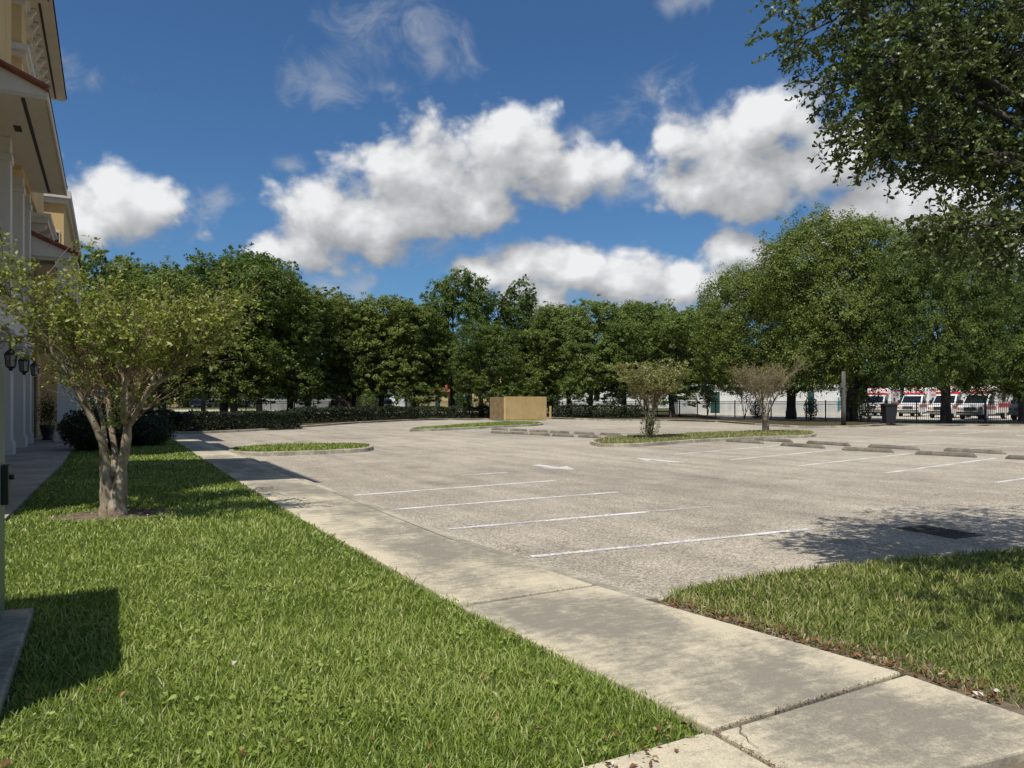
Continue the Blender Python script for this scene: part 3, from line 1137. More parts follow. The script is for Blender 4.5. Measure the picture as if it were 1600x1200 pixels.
# ------------------------------------------------------------------ wheel stops
def stop_mesh():
    b = MB()
    L, w, h = 1.83, 0.075, 0.125
    pr = [(-w, 0), (w, 0), (w * .95, h * .45), (w * .62, h), (-w * .62, h), (-w * .95, h * .45)]
    n = len(pr)
    xs = [(-L / 2, 0.35), (-L / 2 + .10, 1.0), (-L / 6, 1.0), (L / 6, 1.0), (L / 2 - .10, 1.0), (L / 2, 0.35)]
    vs, fs = [], []
    for x, s in xs:
        vs += [(x, u * (0.8 + .2 * s), v * s) for u, v in pr]
    for i in range(len(xs) - 1):
        for k in range(n):
            fs.append((i * n + k, i * n + (k + 1) % n, (i + 1) * n + (k + 1) % n, (i + 1) * n + k))
    fs.append(tuple(range(n - 1, -1, -1)))
    fs.append(tuple((len(xs) - 1) * n + k for k in range(n)))
    b.add(vs, fs)
    o = b.build('wheel_stop', 'stop', bevel=0.012)
    return o


STOPS = [
    ((1135, 690), (1192, 693.6), 'wheel stop with a chipped pale end, beside the island in the nearer right row'),
    ((1220.5, 696.5), (1288, 701), 'grey wheel stop, second from the kerbed island in the nearer right row'),
    ((1316, 703.5), (1396, 707.5), 'grey wheel stop, third from the kerbed island in the nearer right row'),
    ((1430, 710), (1526, 715), 'wheel stop with a pale worn patch, fourth from the island in the nearer row'),
    ((1571, 717), (1690, 723), 'wheel stop cut by the right edge of the photo, nearest of its row'),
    ((1178, 688.5), (1238, 691.5), 'low wheel stop beside the island end of the farther right row'),
    ((1261, 693), (1328, 697.5), 'dark grey wheel stop, second from the kerbed island in the farther right row'),
    ((1357, 699), (1436, 703.5), 'grey wheel stop, third from the kerbed island in the farther right row'),
    ((1475, 705), (1571, 710), 'grey wheel stop, fourth from the kerbed island in the farther right row'),
    ((1625, 713), (1735, 718), None),
    ((770, 677), (793, 677.7), 'wheel stop beside the tip of the narrow grass island, nearer of its pair'),
    ((797.7, 678), (823, 679), 'wheel stop, second of the nearer middle row from the narrow grass island'),
    ((829, 679.6), (857, 680.7), 'half sunlit wheel stop, third of the nearer middle row from the narrow grass island'),
    ((864, 681.6), (895, 682.8), 'wheel stop, fourth of the nearer middle row from the narrow grass island'),
    ((904, 683.4), (938, 684.6), 'wheel stop, fifth of the nearer middle row from the narrow grass island'),
    ((948, 685), (979, 686), 'wheel stop just behind the left tip of the island with the two small trees'),
    ((771.7, 672), (789.6, 672.6), 'wheel stop beside the tip of the narrow grass island, farther of its pair'),
    ((798.5, 673), (821, 674), 'wheel stop, second of the farther middle row from the narrow grass island'),
    ((831, 674.6), (852, 675.6), 'wheel stop, third of the farther middle row from the narrow grass island'),
    ((861, 676.2), (887, 677.4), 'wheel stop, fourth of the farther middle row from the narrow grass island'),
    ((898, 678), (927, 679.2), 'wheel stop, fifth of the farther middle row from the narrow grass island'),
    ((938, 679.4), (971, 681), 'wheel stop, sixth of the farther middle row from the narrow grass island'),
    ((984, 681), (1012, 682), 'wheel stop partly behind the multi-stemmed small tree on the island'),
]
proto = None
for i, (a, c, lab) in enumerate(STOPS):
    pa, pc = np.array(GA(*a)), np.array(GA(*c))
    mid = (pa + pc) / 2
    d = pc - pa
    if proto is None:
        o = proto = stop_mesh()
    else:
        o = proto.copy()
        COL.objects.link(o)
    o.location = (mid[0], mid[1], ZL)
    if i >= 10:
        d = np.array([*W(0.69, -0.72), 0]) * 1.3
    o.rotation_euler = (0, 0, math.atan2(d[1], d[0]))
    o.scale = (float(np.clip(np.linalg.norm(d) / 1.83, 0.70, 1.2)), 1, 1)
    tag(o, lab or 'wheel stop past the right edge of the photo, in the farther right row', 'wheel stop', 'concrete wheel stops in the parking lot')

# ------------------------------------------------------------------ storm drain grate
q = [np.array(GA(*p)) for p in [(1403, 827), (1440, 820.5), (1532, 836), (1500, 843)]]
c = sum(q) / 4
ux = (q[3] - q[0] + q[2] - q[1]) / 2
lx = np.linalg.norm(ux)
dr = thing('drain_grate', 'black cast iron storm drain grate in the shaded asphalt', 'drain grate', (float(c[0]), float(c[1]), ZL), math.atan2(ux[1], ux[0]))
lx, ly = lx / 2, np.linalg.norm((q[1] - q[0] + q[2] - q[3]) / 2) / 2
b = MB()
for x0, x1, y0, y1 in ((-lx, lx, -ly, -ly + .04), (-lx, lx, ly - .04, ly), (-lx, -lx + .04, -ly + .04, ly - .04), (lx - .04, lx, -ly + .04, ly - .04)):
    b.box(x0, x1, y0, y1, 0.001, 0.012)
b.build('frame', 'grate_iron', dr)
b = MB()
n = 16
for i in range(n):
    x = -lx + .04 + (2 * lx - .08) * (i + .5) / n
    b.box(x - .011, x + .011, -ly + .04, ly - .04, 0.004, 0.011)
for j in (-.33, 0, .33):
    b.box(-lx + .04, lx - .04, j * ly * 2 * .7 - .012, j * ly * 2 * .7 + .012, 0.0045, 0.0105)
b.build('bars', 'grate_iron', dr)
b = MB().add([(-lx, -ly, .0025), (lx, -ly, .0025), (lx, ly, .0025), (-lx, ly, .0025)], [(0, 1, 2, 3)])
b.build('pit', 'pit', dr)
slab('drain_apron', [tuple((c + (p - c) * 1.16)[:2]) for p in q], ZL - 0.05, ZL + 0.0015, 'kerb')


# ------------------------------------------------------------------ trees
def crown_mesh(seed, R, z0, z1, nl, nclump, per, leaf, round_=1.0, m='oak_leaf'):
    """a crown of leaf sprays round a set of lobes; R radius, z0..z1 height range"""
    rng = np.random.default_rng(seed)
    H = z1 - z0
    cz = z0 + H * 0.45
    lobes = [(np.array([0, 0, cz]), np.array([R * .70, R * .70, H * .44]))]
    for i in range(nl):
        u = (i + rng.random()) / nl
        a = i * 2.4 + rng.random() * 1.4
        zz = z0 + H * (0.07 + 0.84 * u)
        prof = math.sin(math.pi * min(1, (0.16 + 0.84 * (1 - u)) ** round_)) ** 0.6 if u > .35 else 0.86 + 0.14 * u / .35
        rr = R * prof * (0.40 + 0.36 * rng.random())
        s = R * (0.30 + 0.20 * rng.random())
        lobes.append((np.array([rr * math.cos(a), rr * math.sin(a), zz]), np.array([s, s, s * (0.75 + .35 * rng.random())])))
    cs = []
    while len(cs) < nclump:
        c, s = lobes[rng.integers(len(lobes))]
        d = unit(rng.normal(size=3))
        if d[2] < -0.3 and rng.random() < .55:
            d[2] *= -1
        p = c + d * s * (0.66 + 0.46 * rng.random())
        deep = max((1 - np.linalg.norm((p - c2) / s2)) for c2, s2 in lobes)
        if deep > 0.38 and rng.random() < 0.85:
            continue
        if p[2] < z0 - 0.4:
            continue
        cs.append((p, d))
    # stray leading sprays above the outline
    for i in range(int(nclump * 0.05)):
        c, s = lobes[rng.integers(len(lobes))]
        d = unit(rng.normal(size=3) * np.array([.6, .6, .4]) + np.array([0, 0, 1.0]))
        cs.append((c + d * s * (1.12 + .3 * rng.random()), d))
    CP = np.array([p for p, _ in cs])
    CD = np.array([d for _, d in cs])
    n = len(CP)
    rad = (0.16 + 0.34 * rng.random(n) ** 2) * R / 4.0
    k = per
    idx = np.repeat(np.arange(n), k)
    off = unit(rng.normal(size=(n * k, 3))) * (rng.random((n * k, 1)) ** 0.45) * rad[idx][:, None] * np.array([1.2, 1.2, 0.9])
    C = CP[idx] + off
    N = unit(CD[idx] * 0.75 + np.array([0, 0, 0.40]) + unit(rng.normal(size=(n * k, 3))) * 0.85)
    L = leaf * (0.65 + 0.7 * rng.random(n * k))
    V, F = leaf_arrays(C, N, L, L * 0.55, rng, 0.12)
    tn = np.clip(0.5 + 0.20 * rng.normal(size=n)[idx] + 0.13 * rng.normal(size=n * k), 0, 1)
    return np_mesh('crown', V, F, m, tint=np.repeat(tn, 4), obj=False), lobes


def trunk_mesh(seed, lobes, r, z1, fork=2.2, lean=0.15):
    rng = random.Random(seed)
    b = MB()
    lx, ly = rng.uniform(-lean, lean), rng.uniform(-lean, lean)
    pts = [(0, 0, -0.1), (0, 0, 0.12), (lx * .3, ly * .3, fork * .5), (lx, ly, fork), (lx * 1.4, ly * 1.4, z1 * .5), (lx * 1.2, ly * 1.5, z1 * .78)]
    b.tube(pts, [r * 1.5, r * 1.15, r * .95, r * .88, r * .5, r * .15], 10)
    ls = list(lobes[1:])
    rng.shuffle(ls)
    for c, s in ls[:9]:
        t = rng.uniform(0.15, .6)
        st = Vector((lx, ly, fork + (z1 * .5 - fork) * t))
        e = Vector(c)
        if e.z < st.z:
            st = Vector((lx, ly, fork))
        m1 = st.lerp(e, .35) + Vector((0, 0, rng.uniform(-.2, .4)))
        m2 = st.lerp(e, .7) + Vector((rng.uniform(-.3, .3), rng.uniform(-.3, .3), rng.uniform(0, .4)))
        b.tube([st, m1, m2, e], [r * .5, r * .36, r * .22, r * .08], 6)
    me = bpy.data.meshes.new('trunk')
    me.from_pydata(b.v, [], b.f)
    me.polygons.foreach_set('use_smooth', [True] * len(me.polygons))
    me.materials.append(MATS['oak_bark'])
    return me


KINDS = {}
for kk, (seed, R, z0, z1, nl, nc, per, leaf, rnd) in {
    'a': (101, 3.7, 1.75, 12, 34, 1700, 32, .175, 1.0), 'b': (102, 3.5, 1.45, 12, 32, 1600, 32, .175, .8), 'c': (103, 3.9, 1.8, 12, 38, 1750, 32, .175, 1.2),
    'd': (104, 3.0, 2.0, 13, 30, 1250, 32, .17, .7), 'w': (105, 6.6, 2.85, 15, 64, 3900, 32, .18, 1.1), 'x': (106, 6.6, 2.95, 14, 60, 3700, 32, .18, .9)}.items():
    cm, lb = crown_mesh(seed, R, z0, z1, nl, nc, per, leaf, rnd)
    tm = trunk_mesh(seed, lb, {'w': .48, 'x': .46}.get(kk, .24), z1, 2.4 if kk in 'wx' else 2.6)
    KINDS[kk] = (cm, tm, R, z1)


def tree(kind, px, py, top, half, label, group, rz=0.0, shift=0.0, zb=-0.02):
    cm, tm, R, z1 = KINDS[kind]
    x, y, z = G(px, py, zb)
    Y = FPX * (HC - zb) / (py - HZ)
    t = thing('oak_tree', label, 'tree', (x, y, zb), rz, group)
    hh = HC + (HZ - top) / FPX * Y
    sxy = half * (1.12 if kind in 'abcd' else 1.0) / FPX * Y / R
    t.scale = (sxy, sxy, hh / z1)
    if kind in 'wx':                               # crown depth squeezed to let sun reach the ambulances behind
        rz = -TH + (math.pi if rz > 2.5 else 0)
        t.rotation_euler = (0, 0, rz)
        t.scale = (sxy, sxy * .78, hh / z1)
    for nm, me in (('trunk', tm), ('crown', cm)):
        o = bpy.data.objects.new(nm, me)
        COL.objects.link(o)
        o.parent = t
        if nm == 'crown' and shift:
            v = RX * (shift / FPX * Y / sxy)
            ca, sa = math.cos(-rz), math.sin(-rz)
            o.location = (float(v[0] * ca - v[1] * sa), float(v[0] * sa + v[1] * ca), 0)
    return t


g1 = 'trees along the far fence'
g2 = 'broad oaks along the right fence'
g3 = 'trees far behind the fence'
TREES = [
    ('b', 254, 655, 415, 78, 'dark trunked oak behind the hedge end, seen through the near crape myrtle', g1, .4, -25),
    ('a', 350, 652, 402, 80, 'dense dark oak with the left trunk of the close pair behind the clipped hedge', g1, 1.3, 10),
    ('c', 366, 654, 424, 75, 'oak with the right trunk of the close pair behind the clipped hedge', g1, 2.9, 50),
    ('b', 453, 652, 448, 66, 'dark green oak rising behind the right end of the clipped hedge', g1, 4.1, 12),
    ('d', 480, 650, 452, 55, 'slender oak just right of the clipped hedge end', g1, 5.2, 22),
    ('c', 552, 650, 480, 52, 'oak behind the dark red bush by the fence', g1, .9, 5),
    ('a', 596, 650, 464, 60, 'oak with loose upright top sprays just left of the black car', g1, 2.2, 5),
    ('b', 650, 650, 476, 54, 'oak with low leafy skirt in front of the red roofed house', g1, 3.7, 0),
    ('a', 707, 649, 428, 56, 'tallest oak of the middle row, airy crown with blue sky showing through', g1, 5.9, 14),
    ('c', 753, 653.5, 510, 54, 'bright green oak standing left of the tan enclosure, trunk in front of its dark side', g1, 1.9, 8),
    ('d', 801, 648, 442, 38, 'narrow pointed oak directly behind the tan enclosure', g1, 3.1, 4),
    ('b', 832, 648, 512, 48, 'low crowned oak behind the right edge of the tan enclosure', g1, 2.6, 4),
    ('a', 889, 650, 480, 56, 'oak with a thin dark trunk beside the white trailer end', g1, 4.9, -10),
    ('c', 922, 652, 474, 58, 'oak with a leaning trunk in front of the white trailer', g1, .2, 15),
    ('a', 975, 650, 476, 60, 'dense oak behind the multi-stemmed small tree on the island', g1, 2.4, 20),
    ('b', 1050, 652, 482, 60, 'dark oak at the left end of the white shed', g1, 5.5, 15),
    ('x', 1236, 655, 436, 112, 'oak with a thick trunk and low leaning limb in front of the white shed', g2, .5, -40),
    ('w', 1330, 658, 352, 128, 'tallest broad oak, thick dark trunk beside the grey pole', g2, 2.0, -18),
    ('x', 1478, 661, 384, 112, 'broad oak with a flared forked trunk before the parked ambulances', g2, 4.0, -8),
    ('w', 1600, 660, 440, 110, 'broad oak at the right edge, behind the overhanging near branches', g2, 5.3, -15),
    ('x', 1720, 661, 400, 120, 'broad oak past the right edge of the photo', g2, 1.3, 0),
    ('a', 60, 652, 430, 90, 'oak hidden behind the building end', g1, 1.0, 0),
    ('d', 152, 646, 392, 44, 'pale airy tree right beside the building roof, behind the others', g3, .3, 0),
    ('b', 235, 645, 408, 60, 'tall tree behind the crape myrtle top, deep green', g3, 3.3, 0),
    ('c', 405, 644, 402, 62, 'tall rounded tree topping the left tree group', g3, 1.7, 0),
    ('d', 318, 644, 404, 36, 'narrow tree with a knobby top left of the tallest left oak', g3, 2.5, 0),
    ('a', 540, 643, 470, 50, 'far tree filling the dip left of the middle row', g3, 4.4, 0),
    ('b', 650, 643, 474, 56, 'far tree behind the low skirted oak', g3, 5.8, 0),
    ('c', 860, 643, 484, 55, 'far tree behind the right side of the tan enclosure', g3, 1.1, 0),
    ('a', 1010, 643, 474, 60, 'far tree above the white trailer roof', g3, 3.5, 0),
    ('b', 1100, 643, 480, 58, 'far tree above the left part of the white shed', g3, .6, 0),
]
for tr in TREES:
    tree(*tr)


# the wood that closes the view beyond the houses, one far mass
LV, LF, LT = [], [], []
r3 = np.random.default_rng(500)
off = 0
for i in range(26):
    Y = 165 + 14 * r3.random()
    x, y = W((-120 + i * 72 + 20 * r3.random() - 800) / FPX * Y, Y)
    R = 7 + 3 * r3.random()
    n = 5200
    lb = [(np.array([x, y, R * .55]), np.array([R, R, R * .9]))] + [(np.array([x + R * .8 * math.cos(q * 1.3), y + R * .8 * math.sin(q * 1.3), R * (.3 + .22 * q)]), np.array([R * .42] * 3)) for q in range(5)]
    li = r3.integers(0, len(lb), n)
    cc = np.array([b_[0] for b_ in lb])[li]
    ss = np.array([b_[1] for b_ in lb])[li]
    d = unit(r3.normal(size=(n, 3)))
    C = cc + d * ss * (0.8 + .25 * r3.random((n, 1)))
    C[:, 2] = np.abs(C[:, 2])
    V, F = leaf_arrays(C, unit(d + r3.normal(size=(n, 3)) * .5), .55, .36, r3)
    LV.append(V)
    LF.append(F + off)
    off += len(V)
    LT.append(np.clip(.4 + .25 * np.repeat(r3.normal(size=n), 4), 0, 1))
tag(np_mesh('far_wood', np.concatenate(LV), np.concatenate(LF), 'oak_leaf', tint=np.concatenate(LT)), kind='stuff')


# hedges and shrubs
def leaf_solid(name, label, cat, p0, p1, w, h, n, leaf, m, group=None, seed=1, zb=-0.02, lump=0.1):
    """clipped hedge between two ground points"""
    rng = np.random.default_rng(seed)
    a, c = np.array(p0[:2]), np.array(p1[:2])
    L = np.linalg.norm(c - a)
    t = thing(name, label, cat, (float((a[0] + c[0]) / 2), float((a[1] + c[1]) / 2), zb), math.atan2(c[1] - a[1], c[0] - a[0]), group)
    u = rng.random((n, 3)) * 2 - 1
    # push most leaves to the skin of the box
    sk = rng.random(n) < 0.8
    ax = rng.choice(3, size=n, p=[0.06, 0.5, 0.44])
    sg = np.sign(rng.normal(size=n))
    for k in range(3):
        mk = sk & (ax == k)
        u[mk, k] = (sg[mk] if k < 2 else 1.0) * (0.90 + 0.14 * rng.random(mk.sum()))
    x = u[:, 0] * L / 2
    bulge = 1 + lump * np.sin(x * 2.1) + lump * np.sin(x * 4.7 + 1)
    C = np.stack([x, u[:, 1] * w / 2 * (1 + .5 * lump * np.sin(x * 3.3)), (u[:, 2] + 1) * h / 2 * (1 + .55 * (bulge - 1))], 1)
    C += rng.normal(size=C.shape) * leaf * .4
    N = unit(np.stack([u[:, 0] * .2, np.sign(u[:, 1]) * (np.abs(u[:, 1]) > .85), (u[:, 2] > .85) * 1.0], 1) + rng.normal(size=(n, 3)) * .6)
    Ls = leaf * (.6 + .8 * rng.random(n))
    V, F = leaf_arrays(C, N, Ls, Ls * .6, rng, .12)
    np_mesh('foliage', V, F, m, t, np.repeat(np.clip(.45 + .22 * rng.normal(size=n), 0, 1), 4))
    return t


def shrub(label, px, py, rx, h, n, leaf, m, seed, group=None, zb=-0.02, name='shrub'):
    rng = np.random.default_rng(seed)
    x, y, _ = G(px, py, zb)
    t = thing(name, label, 'shrub', (x, y, zb), 0, group)
    d = unit(rng.normal(size=(n, 3)))
    rr = (0.55 + 0.5 * rng.random(n) ** .5) * (1 + .13 * np.sin(d[:, 0] * 7 + seed) * np.sin(d[:, 2] * 5 + d[:, 1] * 6))
    C = d * rr[:, None] * np.array([rx, rx, h * .5]) + np.array([0, 0, h * .5])
    C = C[C[:, 2] > 0.02]
    d = d[:len(C)]
    n = len(C)
    N = unit(C - np.array([0, 0, h * .45]) + rng.normal(size=(n, 3)) * .5)
    Ls = leaf * (.6 + .8 * rng.random(n))
    V, F = leaf_arrays(C, N, Ls, Ls * .5, rng, .12)
    np_mesh('foliage', V, F, m, t, np.repeat(np.clip(.45 + .22 * rng.normal(size=n), 0, 1), 4))
    b = MB()
    for i in range(6):
        a = i * 1.05
        b.tube([(0, 0, 0), (rx * .25 * math.cos(a), rx * .25 * math.sin(a), h * .4), (rx * .5 * math.cos(a), rx * .5 * math.sin(a), h * .7)], [.03, .02, .008], 5)
    b.build('stems', 'oak_bark', t)
    return t


gh = 'hedges along the far side of the lot'
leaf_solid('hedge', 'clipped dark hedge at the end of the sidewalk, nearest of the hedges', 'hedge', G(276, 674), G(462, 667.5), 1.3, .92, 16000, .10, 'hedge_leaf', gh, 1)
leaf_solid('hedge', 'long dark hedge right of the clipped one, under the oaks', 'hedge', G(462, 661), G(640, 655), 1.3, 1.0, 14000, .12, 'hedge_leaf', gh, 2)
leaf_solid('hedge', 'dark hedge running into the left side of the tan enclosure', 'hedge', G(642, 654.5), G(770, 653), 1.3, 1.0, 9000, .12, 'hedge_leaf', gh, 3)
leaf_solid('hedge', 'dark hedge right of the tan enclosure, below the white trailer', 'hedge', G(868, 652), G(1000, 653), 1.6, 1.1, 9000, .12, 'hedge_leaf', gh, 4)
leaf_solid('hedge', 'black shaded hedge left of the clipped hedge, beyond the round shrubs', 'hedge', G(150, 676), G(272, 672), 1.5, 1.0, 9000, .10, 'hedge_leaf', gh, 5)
gs = 'dark round shrubs by the building end'
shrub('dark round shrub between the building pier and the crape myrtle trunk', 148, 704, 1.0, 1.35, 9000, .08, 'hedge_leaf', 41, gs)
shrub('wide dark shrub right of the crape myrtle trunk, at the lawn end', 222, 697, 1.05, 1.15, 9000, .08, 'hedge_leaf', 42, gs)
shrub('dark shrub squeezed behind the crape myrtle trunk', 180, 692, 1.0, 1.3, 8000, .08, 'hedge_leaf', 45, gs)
shrub('dark red leaved bush standing above the hedge by the fence', 528, 652, .85, 1.9, 6000, .10, 'red_leaf', 43)
shrub('pinkish brown bush behind the fence, right of the dark red one', 552, 646, 1.4, 2.3, 5000, .12, 'red_leaf', 44)
shrub('leafy green sapling bush before the black car', 575, 651, .85, 2.6, 4000, .12, 'oak_leaf', 46)
shrub('small green shrub growing against the fence before the green shed door', 1267, 657, .5, 1.9, 1500, .10, 'hedge_leaf', 47)
shrub('low dark shrub at the fence before the white shed wall', 1183, 654, .7, 1.6, 2000, .10, 'hedge_leaf', 48)
shrub('leafy shrub overhanging the fence near the ambulances', 1345, 659, .7, 2.4, 1800, .11, 'oak_leaf', 49)


# thin leaning saplings by the fence
def sapling(label, px, py, seed, h=3.6):
    rng = random.Random(seed)
    x, y, z = G(px, py, -.02)
    t = thing('sapling', label, 'sapling', (x, y, z), 0, 'thin saplings along the right fence')
    b = MB()
    pts = []
    for i in range(4):
        a = rng.uniform(0, 6.28)
        e = Vector((math.cos(a) * rng.uniform(.3, .9), math.sin(a) * rng.uniform(.3, .9), h * rng.uniform(.7, 1)))
        b.tube([(0, 0, 0), e * .5 + Vector((rng.uniform(-.1, .1), rng.uniform(-.1, .1), 0)), e], [.035, .025, .01], 5)
        pts += [e * s for s in (.55, .65, .75, .85, .95, 1.0)]
    b.build('trunk', 'oak_bark', t)
    r2 = np.random.default_rng(seed)
    C = np.repeat(np.array([tuple(p) for p in pts]), 26, 0)
    C = C + r2.normal(size=C.shape) * .2
    N = unit(r2.normal(size=C.shape) + np.array([0, 0, .6]))
    V, F = leaf_arrays(C, N, .13, .07, r2)
    np_mesh('crown', V, F, 'hedge_leaf', t, np.repeat(r2.random(len(C)), 4))


sapling('thin leafy sapling at the fence before the grey shed wall', 1105, 655, 1)
sapling('thin leaning sapling at the fence before the white shed wall', 1163, 655, 2)
sapling('thin sapling at the fence beside the white trailer', 960, 653, 3, 3.0)
sapling('thin sapling at the fence under the tallest broad oak', 1358, 659, 4, 2.8)


# ------------------------------------------------------------------ crape myrtles
TEMPLATE = [
    [(169, 808, 0, .155), (168, 790, 0, .125), (167, 760, 0, .108), (165, 715, 0, .075), (160, 690, -.05, .06), (145, 660, -.1, .05), (130, 630, -.15, .045), (112, 600, -.2, .04), (95, 572, -.25, .035), (70, 530, -.3, .026), (45, 495, -.35, .018), (10, 472, -.4, .008)],
    [(183, 808, 0, .165), (184, 790, 0, .132), (186, 760, 0, .112), (190, 730, .05, .08), (197, 695, .05, .072), (200, 660, .05, .065), (198, 640, .1, .05), (196, 610, .2, .038), (190, 580, .3, .028), (186, 545, .35, .014)],
    [(199, 668, .05, .055), (214, 645, .0, .045), (224, 625, -.1, .042), (235, 607, -.15, .04), (252, 594, -.2, .036), (268, 582, -.25, .028), (285, 560, -.3, .016), (300, 530, -.3, .008)],
    [(178, 745, .0, .06), (180, 700, .1, .05), (174, 665, .15, .045), (168, 632, .2, .04), (162, 600, .3, .033), (150, 575, .4, .022), (140, 540, .5, .012)],
    [(192, 700, .1, .048), (203, 650, .3, .04), (210, 615, .5, .034), (222, 590, .7, .028), (240, 560, .85, .014)],
    [(166, 705, .1, .045), (160, 660, .5, .035), (150, 620, .9, .03), (135, 585, 1.1, .02), (115, 550, 1.3, .01)],
    [(195, 660, -.05, .05), (192, 620, -.4, .038), (200, 585, -.75, .028), (210, 550, -.95, .014)],
    [(130, 632, -.15, .03), (140, 600, -.4, .025), (130, 570, -.7, .018), (110, 540, -.9, .010)],
    [(224, 626, -.1, .03), (238, 590, .3, .025), (255, 570, .8, .018), (270, 545, 1.1, .009)],
]
TWIGS = {}


def crape(label, bx, by, s, zb, seed, shoots, leafp, leaf_m, twig_m, flip=1, per=9, leaf=0.055, slen=(.55, 1.25), drop=0):
    rng = random.Random(seed)
    Y0 = FPX * (HC - zb) / (by - HZ)
    k = s * Y0 / 10.79                                  # size relative to the near tree
    t = thing('crape_myrtle', label, 'tree', G(bx, by, zb), 0, 'crape myrtles')
    x0, y0, z0 = t.location
    ax = Vector((x0, y0, z0))
    b = MB()
    tips = []
    for L in TEMPLATE[:len(TEMPLATE) - drop]:
        pts = [Vector(P(bx + flip * (px - 178) * s, by + (py - 803) * s, Y0 + dy * k)) for px, py, dy, r in L]
        pts = [p + Vector((rng.uniform(-1, 1), rng.uniform(-1, 1), 0)) * .012 * k for p in pts]
        rad = [r * k * rng.uniform(.92, 1.08) for *_, r in L]
        sm = spline([tuple(p) + (r,) for p, r in zip(pts, rad)], 3)
        b.tube([q[:3] for q in sm], [max(q[3] * .86, .003) * (1 + .07 * math.sin(i * 2.3 + seed)) for i, q in enumerate(sm)], 10)
        for q in sm[int(len(sm) * .5)::(3 if L is TEMPLATE[0] else 1)]:
            tips.append(Vector(q[:3]))
    # old pruning knuckles
    for q in ((197, 648, -.02), (163, 690, .0), (252, 590, -.2)):
        p = Vector(P(bx + flip * (q[0] - 178) * s, by + (q[1] - 803) * s, Y0 + q[2] * k))
        b.lathe([(.0, -.05 * k), (.045 * k, -.03 * k), (.055 * k, 0), (.04 * k, .035 * k), (.0, .05 * k)], tuple(p), 8)
    b.build('trunk', 'crape_bark', t, world=True, smooth=True)
    tb = MB()
    LC, LA = [], []
    for i in range(shoots):
        st = tips[rng.randrange(len(tips))]
        rad = Vector((st.x - x0, st.y - y0, 0))
        out = rad.normalized() if rad.length > .01 else Vector((1, 0, 0))
        d = (out * rng.uniform(-.1, .75) * min(1.0, rad.length / (.8 * k) + .25) + Vector((rng.uniform(-.5, .5), rng.uniform(-.5, .5), rng.uniform(.15, 1.0)))).normalized()
        Ln = rng.uniform(*slen) * k * (1.25 if rng.random() < .12 else 1)
        pts = [st]
        dd = d.copy()
        for j in range(5):
            dd = (dd + Vector((rng.uniform(-.13, .13), rng.uniform(-.13, .13), rng.uniform(-.05, .12)))).normalized()
            pts.append(pts[-1] + dd * Ln / 5)
        tb.tube(pts, [.0085 * k, .0075 * k, .006 * k, .005 * k, .0035 * k, .002 * k], 4, False)
        for j in range(rng.randint(3, 6)):
            u = rng.uniform(.25, 1.0) * 5
            q0 = pts[int(min(u, 4))].lerp(pts[int(min(u, 4)) + 1], u - int(min(u, 4)) if u < 5 else 1)
            td = (dd * .8 + Vector((rng.uniform(-1, 1), rng.uniform(-1, 1), rng.uniform(-.75, .55)))).normalized()
            tl = rng.uniform(.14, .42) * k
            q1 = q0 + td * tl * .5
            q2 = q1 + (td + Vector((0, 0, .1))).normalized() * tl * .5
            tb.tube([q0, q1, q2], [.004 * k, .003 * k, .0015 * k], 3, False)
            hgt = (q1.z - z0) / (3.7 * k)
            if rng.random() < leafp * min(1.0, max(.12, (hgt - .44) * 2.6 + .35 * min(1.0, Vector((q1.x - x0, q1.y - y0)).length / (1.6 * k)))):
                for m_ in range(rng.randint(per // 2, per + per // 2)):
                    v = rng.uniform(.15, 1.05)
                    c = q0.lerp(q2, v) + Vector((rng.gauss(0, 1), rng.gauss(0, 1), rng.gauss(0, .7))) * .045 * k
                    LC.append(tuple(c))
                    LA.append((td.x + rng.gauss(0, .6), td.y + rng.gauss(0, .6), td.z + rng.gauss(0, .6)))
    tb.build('twigs', twig_m, t, world=True)
    C = np.array(LC) - np.array([x0, y0, z0])
    A = np.array(LA)
    r2 = np.random.default_rng(seed)
    N = unit(r2.normal(size=C.shape) * .75 + np.array([0, 0, .75]))
    n = len(C)
    Ls = leaf * k * (.6 + .7 * r2.random(n))
    V, F = leaf_arrays(C, N, Ls, Ls * .58, r2, .15, A)
    np_mesh('crown', V, F, leaf_m, t, np.repeat(np.clip(.5 + .24 * r2.normal(size=n), 0, 1), 4))
    return t


crape('multi-stemmed crape myrtle with yellow-green leaves standing in the near lawn', 178, 803, 1.0, 0.0, 3, 390, .90, 'crape_leaf', 'twig', 1, 14, .068, (.45, 1.2))
crape('crape myrtle with pale yellowish leaves and sprouting base on the kerbed island', 1015, 684, .315, 0.02, 4, 320, .95, 'pale_crape_leaf', 'twig', 1, 18, .085, (.4, 1.15))
crape('nearly bare brown crape myrtle at the right of the kerbed island', 1196, 675, .29, 0.02, 5, 420, .36, 'bare_crape_leaf', 'brown_twig', -1, 8, .065, (.5, 1.25), 1)
shrub('leafy sprouts at the foot of the pale crape myrtle', 1016, 684.5, .42, 1.0, 500, .07, 'pale_crape_leaf', 50, None, 0.02, 'sprout_clump')

